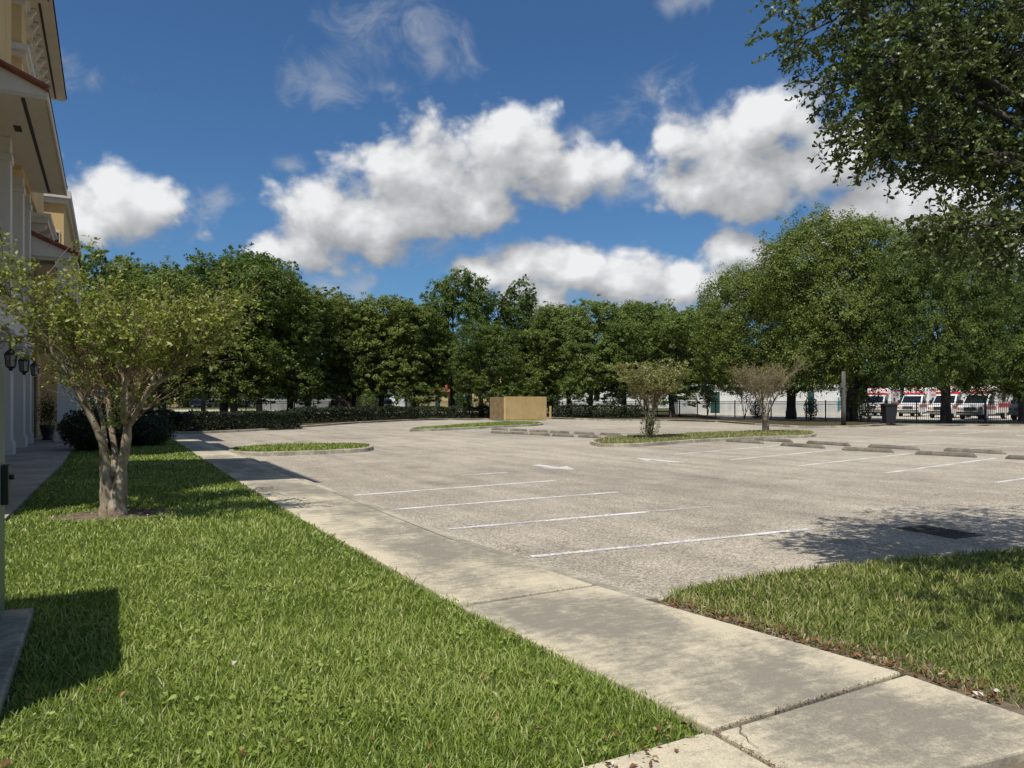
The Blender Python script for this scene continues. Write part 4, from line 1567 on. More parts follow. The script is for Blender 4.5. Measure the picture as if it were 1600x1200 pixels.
# ------------------------------------------------------------------ the near oak overhead
rng = np.random.default_rng(77)
LOB = [  # px, py, depth, rx px, ry px, depth radius, how many twigs
    (1330, 15, 6.6, 125, 85, .8, 230), (1400, 120, 6.4, 105, 105, .8, 300), (1470, 60, 7.0, 150, 150, 1.1, 420), (1545, 120, 6.8, 140, 160, 1.1, 420),
    (1600, 60, 7.4, 160, 200, 1.3, 380), (1365, 205, 6.2, 60, 60, .4, 70), (1460, 225, 6.3, 80, 50, .5, 90), (1560, 240, 6.6, 110, 70, .7, 170), (1490, 358, 6.0, 85, 30, .45, 75), (1575, 360, 6.1, 75, 55, .5, 110), (1610, 290, 6.3, 60, 60, .5, 80),
    (1400, 232, 6.2, 60, 25, .4, 30), (1740, -370, 3.7, 300, 220, .9, 120), (1950, -330, 3.9, 300, 240, 1.1, 110), (1660, 230, 6.9, 110, 150, 1.0, 170), (1760, 120, 7.3, 220, 240, 1.6, 300), (1700, -150, 7.6, 330, 160, 1.6, 360), (1450, -120, 7.2, 170, 90, 1.0, 200),
    (1950, 60, 6.8, 240, 260, 1.5, 240), (1900, -320, 7, 400, 180, 1.8, 240), (1900, 200, 5.6, 180, 120, 1.2, 120), (2050, 150, 4.6, 260, 160, 1.2, 160)]
ox, oy = W(6.2, 6.3)
t = thing('oak_tree', 'near oak reaching in from the upper right, glossy leaves on drooping twigs', 'tree', (ox, oy, -.02), 0)
base = Vector((ox, oy, 0))
bm = MB()
trunk = [base + Vector((0, 0, -.1)), base + Vector((0, 0, .3)), base + Vector((-.05, .05, 1.4)), base + Vector((-.15, .05, 2.3))]
bm.tube(trunk, [.42, .32, .27, .25], 12)
tw = MB()
LC, LA, LN = [], [], []
pr = random.Random(9)
for (px, py, Y, rx, ry, rd, nt) in LOB:
    c = Vector(P(px, py, Y))
    s0 = trunk[-1]
    m1 = s0.lerp(c, .4) + Vector((0, 0, .35))
    m2 = s0.lerp(c, .75) + Vector((0, 0, .25))
    limb = [s0, m1, m2, c]
    bm.tube(limb, [.09, .05, .03, .014], 7)
    for i in range(nt):
        d = Vector((pr.gauss(0, 1), pr.gauss(0, 1), pr.gauss(0, 1))).normalized() * pr.random() ** .42
        X = d.x * rx / FPX * Y
        p0 = c + Vector((RX[0] * X + FW[0] * d.y * rd, RX[1] * X + FW[1] * d.y * rd, d.z * ry / FPX * Y))
        td = Vector((d.x * .8 * RX[0] + pr.gauss(0, .5), d.x * .8 * RX[1] + pr.gauss(0, .5), pr.gauss(-.25, .45))).normalized()
        tl = pr.uniform(.16, .36)
        p1 = p0 + td * tl * .5
        p2 = p1 + (td + Vector((0, 0, -.45))).normalized() * tl * .5
        if i % 9 == 0:
            tw.tube([c.lerp(p0, .2), c.lerp(p0, .6) + Vector((0, 0, .03)), p0], [.012, .007, .004], 4, False)
        tw.tube([p0, p1, p2], [.004, .003, .0015], 3, False)
        nl = pr.randint(14, 22)
        for j in range(nl):
            v = (j + pr.random()) / nl
            q = (p0.lerp(p1, v * 2) if v < .5 else p1.lerp(p2, v * 2 - 1))
            ld2 = (td * .9 + Vector((pr.gauss(0, .8), pr.gauss(0, .8), pr.gauss(0, .6)))).normalized()
            LC.append(tuple(q + ld2 * .026))
            LA.append(tuple(ld2))
bm.build('trunk', 'oak_bark', t, world=True, smooth=True)
tw.build('twigs', 'oak_bark', t, world=True)
C = np.array(LC) - np.array([ox, oy, -.02])
A = np.array(LA)
N = unit(rng.normal(size=C.shape) * .8 + np.array([0, 0, .7]))
n = len(C)
Ls = .053 * (.65 + .65 * rng.random(n))
V, F = leaf6(C, N, Ls, Ls * .46, rng, A)
np_mesh('crown', V, F, 'near_oak_leaf', t, np.repeat(np.clip(.45 + .25 * rng.normal(size=n), 0, 1), 6))


# ------------------------------------------------------------------ utility cabinet at the left edge
sl = slab('cabinet_pad', [(-2.6, 3.6), (-.485, 3.6), (-.485, 6.76), (-2.6, 6.76)], -.1, .05, 'kerb', .015)
t = thing('utility_cabinet', 'tall grey-green utility cabinet cut by the left edge, on a concrete pad', 'utility cabinet', (-1.4, 6.0, .05))
MB().box(-2.2, -.66, 4.45, 6.70, .05, 1.86).build('body', 'cabinet', t, world=True, bevel=.02)
MB().box(-2.2, -.67, 4.46, 6.69, 1.862, 1.93).build('lid', 'cabinet', t, world=True, bevel=.02)
b = MB().box(-.659, -.615, 6.45, 6.60, .86, 1.14)
b.lathe([(.02, 0), (.02, .03)], (-.615, 6.52, 1.05), 10, 0)
b.build('handle', 'black_metal', t, world=True, bevel=.012)
for z in (.45, 1.5):
    MB().box(-.659, -.64, 4.6, 4.68, z - .07, z + .07).build('hinge', 'cabinet', t, world=True)


# ------------------------------------------------------------------ the building
def tile_roof(b, x0, x1, z0, z1, y0, y1, th=.10, per=.26, amp=.055, rows=9):
    """barrel tiles: eave at x0,z0 rising to x1,z1, ribs along the slope"""
    ny = int((y1 - y0) / per) * 6
    vs, fs = [], []
    for i in range(rows + 1):
        u = i / rows
        st = 0.02 * (rows - i) / rows
        for j in range(ny + 1):
            y = y0 + (y1 - y0) * j / ny
            h = amp * abs(math.sin(math.pi * (y - y0) / per))
            vs.append((x0 + (x1 - x0) * u, y, z0 + (z1 - z0) * u + h))
    m = len(vs)
    for i in range(rows):
        for j in range(ny):
            a = i * (ny + 1) + j
            fs.append((a, a + 1, a + ny + 2, a + ny + 1))
    lo = [(x0, y0 + (y1 - y0) * j / ny, z0 - th * .3) for j in range(ny + 1)]
    vs += lo
    for j in range(ny):
        fs.append((m + j, m + j + 1, j + 1, j))
    # near and far edges closed with a barge tile
    k = len(vs)
    vs += [(x0, y0, z0 - th * .3), (x1, y0, z1 - th * .3), (x0, y1, z0 - th * .3), (x1, y1, z1 - th * .3)]
    fs.append((k, k + 1, rows * (ny + 1), 0))
    fs.append((k + 2, ny, rows * (ny + 1) + ny, k + 3))
    b.add(vs, fs)
    for y in (y0, y1):
        b.tube([(x0 - .02, y, z0 + .05), (x1, y, z1 + .05)], .085, 8)


B = thing('office_building', 'cream stucco three storey building with red tile roofs and white columns', 'building', (-5, 28, 0))
FX = -2.45


def part(name, mb, m, **k):
    return mb.build(name, m, B, world=True, **k)


# masses: ground and first floor body, then the three upper blocks
part('wall', MB().box(-22, -3.6, 10.8, 46, 0, 9.0), 'cream')
part('wall', MB().box(-3.595, FX - .25, 33.2, 41, 0, 9.0), 'cream')
part('tower_wall', MB().box(-14, FX, 29.5, 39.2, 9.05, 14.7), 'cream')
part('tower_wall', MB().box(-14, FX, 21.5, 26.4, 9.35, 13.6), 'cream')
part('tower_wall', MB().box(-14, FX, 11.6, 16.2, 0, 13.6), 'cream')
part('wing_wall', MB().box(-14, -1.82, 42.2, 60, 0, 10.9), 'cream')
part('cornice', MB().box(-14.1, -1.65, 42.05, 60.1, 10.9, 11.15).box(-14.2, -1.52, 41.95, 60.2, 11.152, 11.5), 'white_trim')
wd = MB().box(-2.35, -1.98, 42.14, 42.199, 8.0, 9.6).build('window', 'white_trim', B, world=True)
MB().box(-2.30, -2.03, 42.12, 42.139, 8.08, 9.52).build('pane', 'glass', wd, world=True)
# upper eaves: soffit, vent strip, fascia, tiles
for (y0, y1, zs) in ((28.4, 39.0, 14.7), (20.9, 27.2, 13.6), (11.0, 17.0, 13.6)):
    part('soffit', MB().box(-14, -1.60, y0, y1, zs, zs + .10), 'soffit')
    part('vent_strip', MB().box(-2.02, -1.94, y0 + .15, y1 - .2, zs - .006, zs + .02), 'vent')
    b = MB()
    tile_roof(b, -1.56, -7.5, zs + .14, zs + 2.6, y0 - .05, y1 + .05)
    part('roof', b, 'tile')
    part('gable', MB().extr([(-1.62, zs + .101), (-1.62, zs + .12), (-7.5, zs + 2.55), (-14, zs + .101)], 1, y0 + .06, y1 - .06), 'white_trim')
# crown moulding and brackets beneath the visible upper eave
part('moulding', MB().box(FX, FX + .10, 29.4, 39.25, 14.42, 14.69).box(FX + .101, FX + .19, 29.3, 39.3, 14.55, 14.695).box(-6, FX, 29.38, 29.499, 14.42, 14.69), 'white_trim')
for i in range(9):
    y = 30.2 + i * 1.04
    part('bracket', MB().extr([(FX + .192, 14.68), (FX + .36, 14.68), (FX + .36, 14.60), (FX + .28, 14.52), (FX + .24, 14.42), (FX + .192, 14.36)], 1, y, y + .14), 'white_trim')
# band and balustrade of the tower
part('band', MB().box(-8, FX + .12, 29.36, 29.499, 12.72, 13.02).box(FX + .001, FX + .12, 29.5, 39.3, 12.72, 13.02).box(-8, FX + .2, 29.26, 29.359, 12.90, 13.1).box(FX + .121, FX + .2, 29.36, 39.3, 12.90, 13.1), 'white_trim')
b = MB()
for y in np.arange(31.5, 39.0, 1.05):
    b.box(FX + .03, FX + .10, y, y + .08, 13.1, 14.05)
    b.tube([(FX + .06, y + .08, 13.14), (FX + .06, y + 1.05, 14.0)], .03, 5)
    b.tube([(FX + .06, y + .08, 14.0), (FX + .06, y + 1.05, 13.14)], .03, 5)
b.box(FX + .02, FX + .11, 31.4, 39.2, 14.052, 14.13)
part('balustrade', b, 'white_trim')
# lower roof over the tall columns
y0, y1, zs = 22.7, 33.0, 9.2
part('soffit', MB().box(-3.6, -1.36, y0, y1, zs, zs + .10), 'soffit')
part('vent_strip', MB().box(-1.92, -1.83, y0 + .1, y1 - .2, zs - .006, zs + .02), 'vent')
part('soffit_vent', MB().box(-2.30, -2.12, 25.2, 25.75, zs - .008, zs + .02), 'vent')
part('gable', MB().extr([(-1.36, zs + .102), (-1.36, zs + .24), (-3.59, zs + 1.18), (-3.59, zs + .102)], 1, y0 + .02, y0 + .16), 'white_trim')
b = MB()
tile_roof(b, -1.30, -3.6, zs + .24, zs + 1.24, y0 - .02, y1 + .02)
part('roof', b, 'tile')
part('fascia', MB().box(-1.358, -1.315, y0, y1, zs - .02, zs + .2), 'white_trim')
# tall columns, each with plinth, ground-floor shaft, entablature block, slim upper shaft and capital
for i, y in enumerate((22.8, 26.3, 30.1, 32.6)):
    t2 = FX
    col = MB().box(t2 - .62, t2, y, y + .68, .42, 3.35).build('column', 'white_trim', B, world=True, bevel=.012)
    MB().box(t2 - .68, t2 + .06, y - .06, y + .74, .012, .36).box(t2 - .65, t2 + .03, y - .03, y + .71, .361, .42).build('plinth', 'white_trim', col, world=True, bevel=.012)
    MB().box(t2 - .66, t2 + .05, y - .05, y + .73, 3.351, 3.5).box(t2 - .72, t2 + .11, y - .11, y + .79, 3.501, 3.62).build('capital', 'white_trim', col, world=True, bevel=.015)
    MB().box(t2 - .5, t2 - .02, y + .08, y + .60, 4.5, 8.5).box(t2 - .54, t2 + .02, y + .04, y + .64, 8.5005, 8.72).box(t2 - .5, t2 - .02, y + .08, y + .60, 8.721, 9.199).build('pilaster', 'white_trim', col, world=True, bevel=.01)
part('entablature', MB().box(FX - .66, FX - .0, 21.6, 33.1, 3.63, 4.25).box(FX - .7, FX + .12, 21.5, 33.15, 4.251, 4.36).box(FX - .7, FX + .2, 21.4, 33.18, 4.361, 4.5), 'white_trim')
part('balcony_floor', MB().box(-3.59, FX - .7, 21.6, 33.1, 4.1, 4.3), 'soffit')
# windows and doors in the recessed wall
for y, z0, z1 in ((24.0, 5.2, 7.4), (26.7, 5.2, 7.4), (29.4, 5.2, 7.4), (31.8, 5.2, 7.4), (24.0, .3, 2.9), (26.6, .3, 2.9), (29.3, .05, 2.9), (31.6, .3, 2.9)):
    wd = MB().box(-3.599, -3.52, y - .1, y, z0 - .1, z1 + .1).box(-3.599, -3.52, y + 1.2, y + 1.3, z0 - .1, z1 + .1).box(-3.599, -3.52, y, y + 1.2, z1, z1 + .1).box(-3.599, -3.52, y, y + 1.2, z0 - .1, z0).build('window', 'white_trim', B, world=True)
    MB().box(-3.598, -3.56, y, y + 1.2, z0, z1).build('pane', 'glass', wd, world=True)
for y in (34.0, 36.4):
    wd = MB().box(FX - .249, FX - .16, y - .1, y + 1.1, 5.0, 7.3).build('window', 'white_trim', B, world=True)
    MB().box(FX - .159, FX - .14, y, y + 1.0, 5.1, 7.2).build('pane', 'glass', wd, world=True)
    wd = MB().box(FX - .249, FX - .16, y - .1, y + 1.1, .02, 2.8).build('door', 'white_trim', B, world=True)
    MB().box(FX - .159, FX - .14, y, y + 1.0, .04, 2.7).build('door_leaf', 'door', wd, world=True)
# corbelled balcony below the far end of the lower roof
part('corbel_shelf', MB().box(FX - .249, FX + .45, 34.2, 38.6, 8.35, 8.55).box(FX - .249, FX + .55, 34.1, 38.7, 8.551, 8.7), 'white_trim')
for y in (34.5, 36.2, 37.9):
    part('corbel', MB().extr([(FX - .249, 8.349), (FX + .4, 8.349), (FX + .36, 8.2), (FX + .1, 8.05), (FX - .05, 7.8), (FX - .249, 7.75)], 1, y, y + .25), 'white_trim')
# far portico with red roof, white pier and brown balcony
y0, y1 = 33.6, 39.4
part('pier', MB().box(-1.68, -1.02, 33.75, 34.6, .45, 6.6).box(-1.76, -.94, 33.67, 34.68, .012, .38).box(-1.72, -.98, 33.71, 34.64, .381, .449).box(-1.74, -.96, 33.69, 34.66, 6.601, 6.85), 'white_trim', bevel=.012)
part('pier', MB().box(-1.68, -1.02, 38.3, 39.1, .45, 6.6).box(-1.76, -.94, 38.22, 39.18, .012, .38).box(-1.74, -.96, 38.24, 39.16, 6.601, 6.85), 'white_trim', bevel=.012)
part('soffit', MB().box(-2.699, -1.0, y0 + .05, y1, 6.86, 6.98), 'soffit')
part('gable', MB().extr([(-1.0, 6.985), (-1.0, 7.10), (-2.6, 7.78), (-2.6, 6.985)], 1, y0, y0 + .14), 'white_trim')
b = MB()
tile_roof(b, -.95, -2.68, 7.10, 7.85, y0 - .05, y1, .1, .26, .05, 6)
part('roof', b, 'tile')
part('balcony_floor', MB().box(-2.699, -1.0, 33.7, 39.2, 3.75, 4.1), 'balcony')
b = MB()
b.box(-2.69, -1.72, 33.70, 33.82, 5.05, 5.2).box(-2.69, -1.72, 33.70, 33.82, 4.101, 4.25)
for x in np.arange(-2.6, -1.75, .2):
    b.lathe([(.035, 4.25), (.07, 4.4), (.075, 4.55), (.035, 4.75), (.05, 5.05)], (x, 33.76, 0), 8)
part('balustrade', b, 'balcony')
# small hip roof of the nearer block that shows at the picture's left edge
b = MB()
tile_roof(b, -2.72, -5.2, 11.9, 13.0, 23.0, 26.3)
part('roof', b, 'tile')


# wall lanterns
def lantern(label, x, y, z):
    t = thing('wall_lantern', label, 'lantern', (x, y, z), 0, 'black lanterns on the white columns')
    b = MB()
    k = 6
    b.lathe([(.03, -.36), (.07, -.33), (.05, -.30), (.12, -.26), (.15, -.22)], k=k)
    b.lathe([(.19, .14), (.20, .17), (.12, .27), (.05, .31), (.07, .34), (.02, .40)], k=k)
    for j in range(k):
        a = 2 * math.pi * j / k
        b.tube([(.145 * math.cos(a), .145 * math.sin(a), -.225), (.185 * math.cos(a), .185 * math.sin(a), .145)], .014, 5)
        b.tube([(.15 * math.cos(a + .5), .15 * math.sin(a + .5), -.05), (.17 * math.cos(a + 1.05), .17 * math.sin(a + 1.05), .0)], .01, 4)
    b.build('cage', 'black_metal', t)
    MB().lathe([(.13, -.215), (.165, .13)], k=k).build('pane', 'lamp_glass', t)
    b = MB()
    b.tube([(0, 0, .40), (0, .0, .50), (.0, .10, .58), (.0, .26, .56), (0, .36, .45)], [.014] * 5, 6)
    b.tube([(0, .36, .30), (.0, .24, .36), (.0, .16, .46), (0, .22, .53), (0, .28, .49)], [.010] * 5, 5)
    b.box(-.06, .06, .36, .385, .1, .6)
    b.build('bracket', 'black_metal', t)
    return t


for lab, y in (('black iron lantern nearest the left edge of the photo, on a white column', 23.05), ('black iron lantern on the second white column, left of the crape myrtle leaves', 26.55), ('small black lantern on the third white column, half hidden by leaves', 30.4)):
    o = lantern(lab, FX + .30, y, 2.62)
    o.rotation_euler = (0, 0, math.pi / 2)
    o.scale = (.8, .8, .8)
# dark planter urn standing by the doors
t = thing('planter_urn', 'dark plant in a tall urn beside the far building pier', 'planter', (-2.1, 35.6, .012))
MB().lathe([(.2, 0), (.16, .1), (.24, .4), (.28, .55), (.25, .6)], k=14).build('urn', 'van_dark', t, smooth=True)
r2 = np.random.default_rng(5)
C = r2.normal(size=(900, 3)) * np.array([.17, .17, .3]) + np.array([0, 0, 1.1])
V, F = leaf_arrays(C, unit(r2.normal(size=C.shape)), .09, .04, r2)
np_mesh('foliage', V, F, 'hedge_leaf', t, np.repeat(r2.random(len(C)), 4))


# ------------------------------------------------------------------ fences
def fence(label, pxs, h=1.55, sp=.125, post=2.4):
    pts = [np.array(G(*p, -.02)[:2]) for p in pxs]
    t = thing('metal_fence', label, 'fence', (float(pts[0][0]), float(pts[0][1]), -.02), 0, 'black metal picket fences')
    pk, rl_ = MB(), MB()
    posts = []
    for a, c in zip(pts[:-1], pts[1:]):
        L = np.linalg.norm(c - a)
        d = (c - a) / L
        n = np.array([-d[1], d[0]])
        k = int(L / sp)
        for i in range(k):
            p = a + d * (i + .5) * L / k
            r = .014
            pk.tube([(p[0], p[1], .06), (p[0], p[1], h - .05 + .0)], r, 4)
        for z in (.15, h - .28, h - .08):
            q = [a + n * .02, c + n * .02, c - n * .02, a - n * .02]
            rl_.prism([tuple(x) for x in q], z - .02, z + .02)
        m = max(1, round(L / post))
        posts += [a + d * L * i / m for i in range(m)]
    posts.append(pts[-1])
    pk.build('pickets', 'black_metal', t, world=True)
    rl_.build('rails', 'black_metal', t, world=True)
    for p in posts:
        MB().box(p[0] - .035, p[0] + .035, p[1] - .035, p[1] + .035, -.02, h + .04).build('post', 'black_metal', t, world=True)
    return t


fence('black picket fence left of the tan enclosure, behind the hedges', [(120, 657), (300, 654), (460, 651), (600, 648.5), (765, 647)])
fence('black picket fence between the tan enclosure and the white shed', [(862, 648.5), (960, 650), (1062, 651)])
fence('black picket fence before the white shed', [(1062, 651), (1180, 653.5), (1290, 657.5), (1330, 659)])
fence('black picket fence before the parked ambulances', [(1330, 659), (1385, 661.5), (1480, 662), (1600, 662.5), (1760, 664)])

# ------------------------------------------------------------------ dumpster enclosure
a, c = np.array(G(790, 656.5)), np.array(G(854, 655))
d = (c - a)[:2]
L = float(np.linalg.norm(d))
t = thing('dumpster_enclosure', 'tan walled dumpster enclosure at the far side of the lot', 'enclosure', tuple(a), math.atan2(d[1], d[0]))
b = MB().box(0, L, .04, .2, 0, 1.84).box(L - .2, L, .201, 2.2, 0, 1.84)
nb = int(L / .15)
for i in range(nb):
    b.box(i * L / nb, (i + .95) * L / nb, .0, .039, .04 + .02 * random.random(), 1.83 + .03 * random.random())
b.build('wall', 'enclosure', t)
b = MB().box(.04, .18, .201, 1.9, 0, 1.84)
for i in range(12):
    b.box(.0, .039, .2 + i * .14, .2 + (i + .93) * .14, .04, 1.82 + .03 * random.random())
b.build('side_wall', 'enclosure_shade', t)
MB().box(-.02, L + .02, .06, .2, 1.841, 1.88).build('coping', 'enclosure', t)
MB().box(.21, L - .21, 2.1, 2.18, .1, 1.75).build('gate', 'old_wood', t)
MB().box(L + .35, L + .47, -.1, .02, 0, 1.1).build('guard_post', 'enclosure', t)
# pole and bin by the fence
x, y, z = G(1318, 664.5, -.02)
t = thing('utility_pole', 'bare grey wooden pole beside the tallest broad oak', 'pole', (x, y, z))
MB().lathe([(.15, -.05), (.145, 1), (.135, 2.5), (.12, 3.45)], k=12).build('shaft', 'pole_wood', t, smooth=True)
MB().box(-.17, -.145, -.09, .09, 2.4, 2.7).build('plate', 'chrome', t)
x, y, z = G(1389, 663, -.02)
t = thing('waste_bin', 'black wheeled waste bin standing at the fence between the broad oaks', 'bin', (x, y, z), TH * -1)
MB().add([(-.3, -.3, .08), (.3, -.3, .08), (.3, .3, .08), (-.3, .3, .08), (-.4, -.38, 1.25), (.4, -.38, 1.25), (.4, .4, 1.25), (-.4, .4, 1.25)], [(3, 2, 1, 0), (4, 5, 6, 7), (0, 1, 5, 4), (1, 2, 6, 5), (2, 3, 7, 6), (3, 0, 4, 7)]).build('body', 'bin', t, bevel=.03)
MB().extr([(-.43, 1.252), (.46, 1.252), (.46, 1.32), (.1, 1.4), (-.43, 1.33)], 0, -.43, .43).build('lid', 'bin', t, bevel=.02)
for s in (-1, 1):
    MB().lathe([(.12, -.03), (.12, .03)], (s * .33, .36, .12), 12, 0).build('wheel', 'rubber', t)

# ------------------------------------------------------------------ beyond the fence
sheet('driveway', [W(-48, 72), W(-31, 72), W(-27, 96), W(-40, 130), W(-75, 130)], -.03, 'pale_concrete')
sheet('road', [W(-60, 100), W(-31, 88), W(-12, 98), W(10, 108), W(10, 116), W(-12, 108), W(-34, 98), W(-60, 120)], -.024, 'pale_concrete')
sheet('mulch_bed', [W(-36, 108), W(-22, 104), W(-20, 116), W(-34, 124)], -.02, 'dry_grass')
sheet('yard', [W(4, 92), W(40, 98), W(44, 150), W(4, 150)], -.05, 'far_ground')
sheet('ambulance_yard', [W(18, 66), W(26, 59), W(60, 57), W(95, 64), W(95, 120), W(26, 120)], -.006, 'pale_concrete')


def house(name, label, cat, px0, px1, py, top, depth, wall_m, roof_m, rise=1.2, openings=(), group=None, flat=False, rot=0.0):
    Y = FPX * HC / (py - HZ)
    x, y = W((px0 - 800) / FPX * Y, Y)
    t = thing(name, label, cat, (x, y, -.03), -TH + rot, group)
    L = (px1 - px0) / FPX * Y
    h = HC + (HZ - top) / FPX * Y
    MB().box(0, L, 0, depth, 0, h).build('wall', wall_m, t)
    if flat:
        MB().box(-.15, L + .15, -.25, depth + .2, h + .001, h + .28).build('roof', roof_m, t)
    else:
        b = MB().extr([(-.5, h + .002), (depth / 2, h + rise), (depth + .5, h + .002), (depth / 2, h + rise + .15)][0:1] + [(depth + .5, h + .002), (depth / 2, h + rise + .15)], 0, -.4, L + .4)
        b.build('roof', roof_m, t)
    for (nm, a, c, z0, z1, m) in openings:
        f = MB().box(a * L - .08, c * L + .08, -.06, -.002, z0 * h, z1 * h + .08).build(nm, 'shed_roof', t)
        MB().box(a * L, c * L, -.08, -.061, z0 * h + .03, z1 * h).build('leaf' if nm == 'door' else 'pane', m, f)
    return t


house('shed', 'long white ribbed metal shed with dark doors behind the right fence', 'shed', 1090, 1312, 645.5, 604, 7, 'shed_white', 'shed_roof', 0, (('door', .09, .155, .0, .80, 'green_door'), ('door', .775, .82, .03, .82, 'green_door'), ('door', .985, .998, .1, .6, 'teal')), None, True)
house('shed', 'low grey lean-to at the left end of the long white shed', 'shed', 1060, 1089, 646, 618, 4, 'shed_white', 'shed_roof', 0, (), None, True)
house('trailer', 'white mobile trailer seen between the trunks right of the tan enclosure', 'trailer', 875, 1052, 637.5, 607, 5, 'house_white', 'shed_roof', .4, (('window', .70, .76, .45, .85, 'glass'), ('window', .30, .35, .45, .85, 'glass')), None, True)
house('house', 'white garage wall behind the black car', 'house', 608, 632, 638, 610, 8, 'house_white', 'roof_grey', 2.0, (('window', .4, .6, .4, .7, 'glass'),))
house('house', 'small house with a red tiled roof between the middle oaks', 'house', 650, 700, 636.5, 612, 9, 'house_tan', 'roof_red', 3.0, (('window', .3, .45, .3, .7, 'glass'), ('door', .6, .75, .0, .7, 'green_door')))
house('house', 'tan house wall behind the left side of the enclosure', 'house', 738, 780, 637, 604, 9, 'house_tan', 'house_tan', 2.0, (('window', .55, .75, .3, .6, 'glass'),))
house('house', 'pale house behind the enclosure, right of the tan house', 'house', 782, 800, 636, 610, 9, 'house_white', 'roof_grey', 2.0, (('window', .3, .7, .3, .7, 'glass'),))
house('house', 'grey low house behind the left fence with the white door', 'house', 300, 420, 635.5, 612, 9, 'house_grey', 'roof_grey', 2.2, (('door', .02, .09, .0, .85, 'house_white'), ('window', .4, .5, .35, .7, 'glass')))
house('house', 'beige house end behind the near crape myrtle', 'house', 215, 285, 636, 608, 9, 'house_tan', 'roof_grey', 2.0, (('window', .6, .8, .3, .7, 'glass'),))


# far grey board fence on the left
a, c = np.array(W(-39, 118)), np.array(W(-22, 122))
t = thing('board_fence', 'grey board fence far behind the left picket fence', 'fence', (float(a[0]), float(a[1]), -.03), math.atan2(c[1] - a[1], c[0] - a[0]))
b = MB()
for i in range(110):
    b.box(i * .16, i * .16 + .15, 0, .03, .05, 1.8)
b.build('boards', 'house_grey', t)
b = MB().box(0, 17.6, .031, .08, .4, .5).box(0, 17.6, .031, .08, 1.4, 1.5)
b.build('rails', 'house_grey', t)


# ------------------------------------------------------------------ vehicles
def wheel(parent, x, y, r=.36, w=.22, side=1):
    wl = MB().lathe([(r * .62, -w / 2), (r * .95, -w / 2), (r, -w / 2 + .03), (r, w / 2 - .03), (r * .95, w / 2), (r * .62, w / 2)], (0, 0, 0), 20, 1).build('wheel', 'rubber', parent)
    wl.location = (x, y, r)
    MB().lathe([(r * .2, w / 2 * .5), (r * .55, w / 2 * .7), (r * .62, w / 2 + .004), (r * .66, w / 2 + .002)][::1], (0, 0, 0), 18, 1).build('rim', 'van_white', wl)
    if side < 0:
        wl.rotation_euler = (0, 0, math.pi)
    return wl


def side_body(prof, halfw, tuck=.0):
    """body from a side outline (x,z), narrowed a little towards its top"""
    b = MB()
    n = len(prof)
    zs = [p[1] for p in prof]
    zm = max(zs)

    def hw(z):
        return halfw - tuck * max(0, (z - 1.0) / max(.01, zm - 1.0)) if z > 1.0 else halfw
    vs = [(x, -hw(z), z) for x, z in prof] + [(x, hw(z), z) for x, z in prof]
    fs = [tuple(range(n)), tuple(range(2 * n - 1, n - 1, -1))]
    fs += [(i, n + i, n + (i + 1) % n, (i + 1) % n) for i in range(n)]
    return b.add(vs, fs)


def text_mesh(s, size, m, parent, loc, rot, name='lettering'):
    cu = bpy.data.curves.new('lettering', 'FONT')
    cu.body = s
    cu.size = size
    cu.align_x = 'CENTER'
    cu.align_y = 'CENTER'
    cu.extrude = .004
    tmp = bpy.data.objects.new('tmp', cu)
    COL.objects.link(tmp)
    bpy.context.view_layer.update()
    me = bpy.data.meshes.new_from_object(tmp.evaluated_get(bpy.context.evaluated_depsgraph_get()))
    bpy.data.objects.remove(tmp)
    me.materials.clear()
    me.materials.append(MATS[m])
    o = bpy.data.objects.new(name, me)
    COL.objects.link(o)
    o.parent = parent
    o.location = loc
    o.rotation_euler = rot
    return o


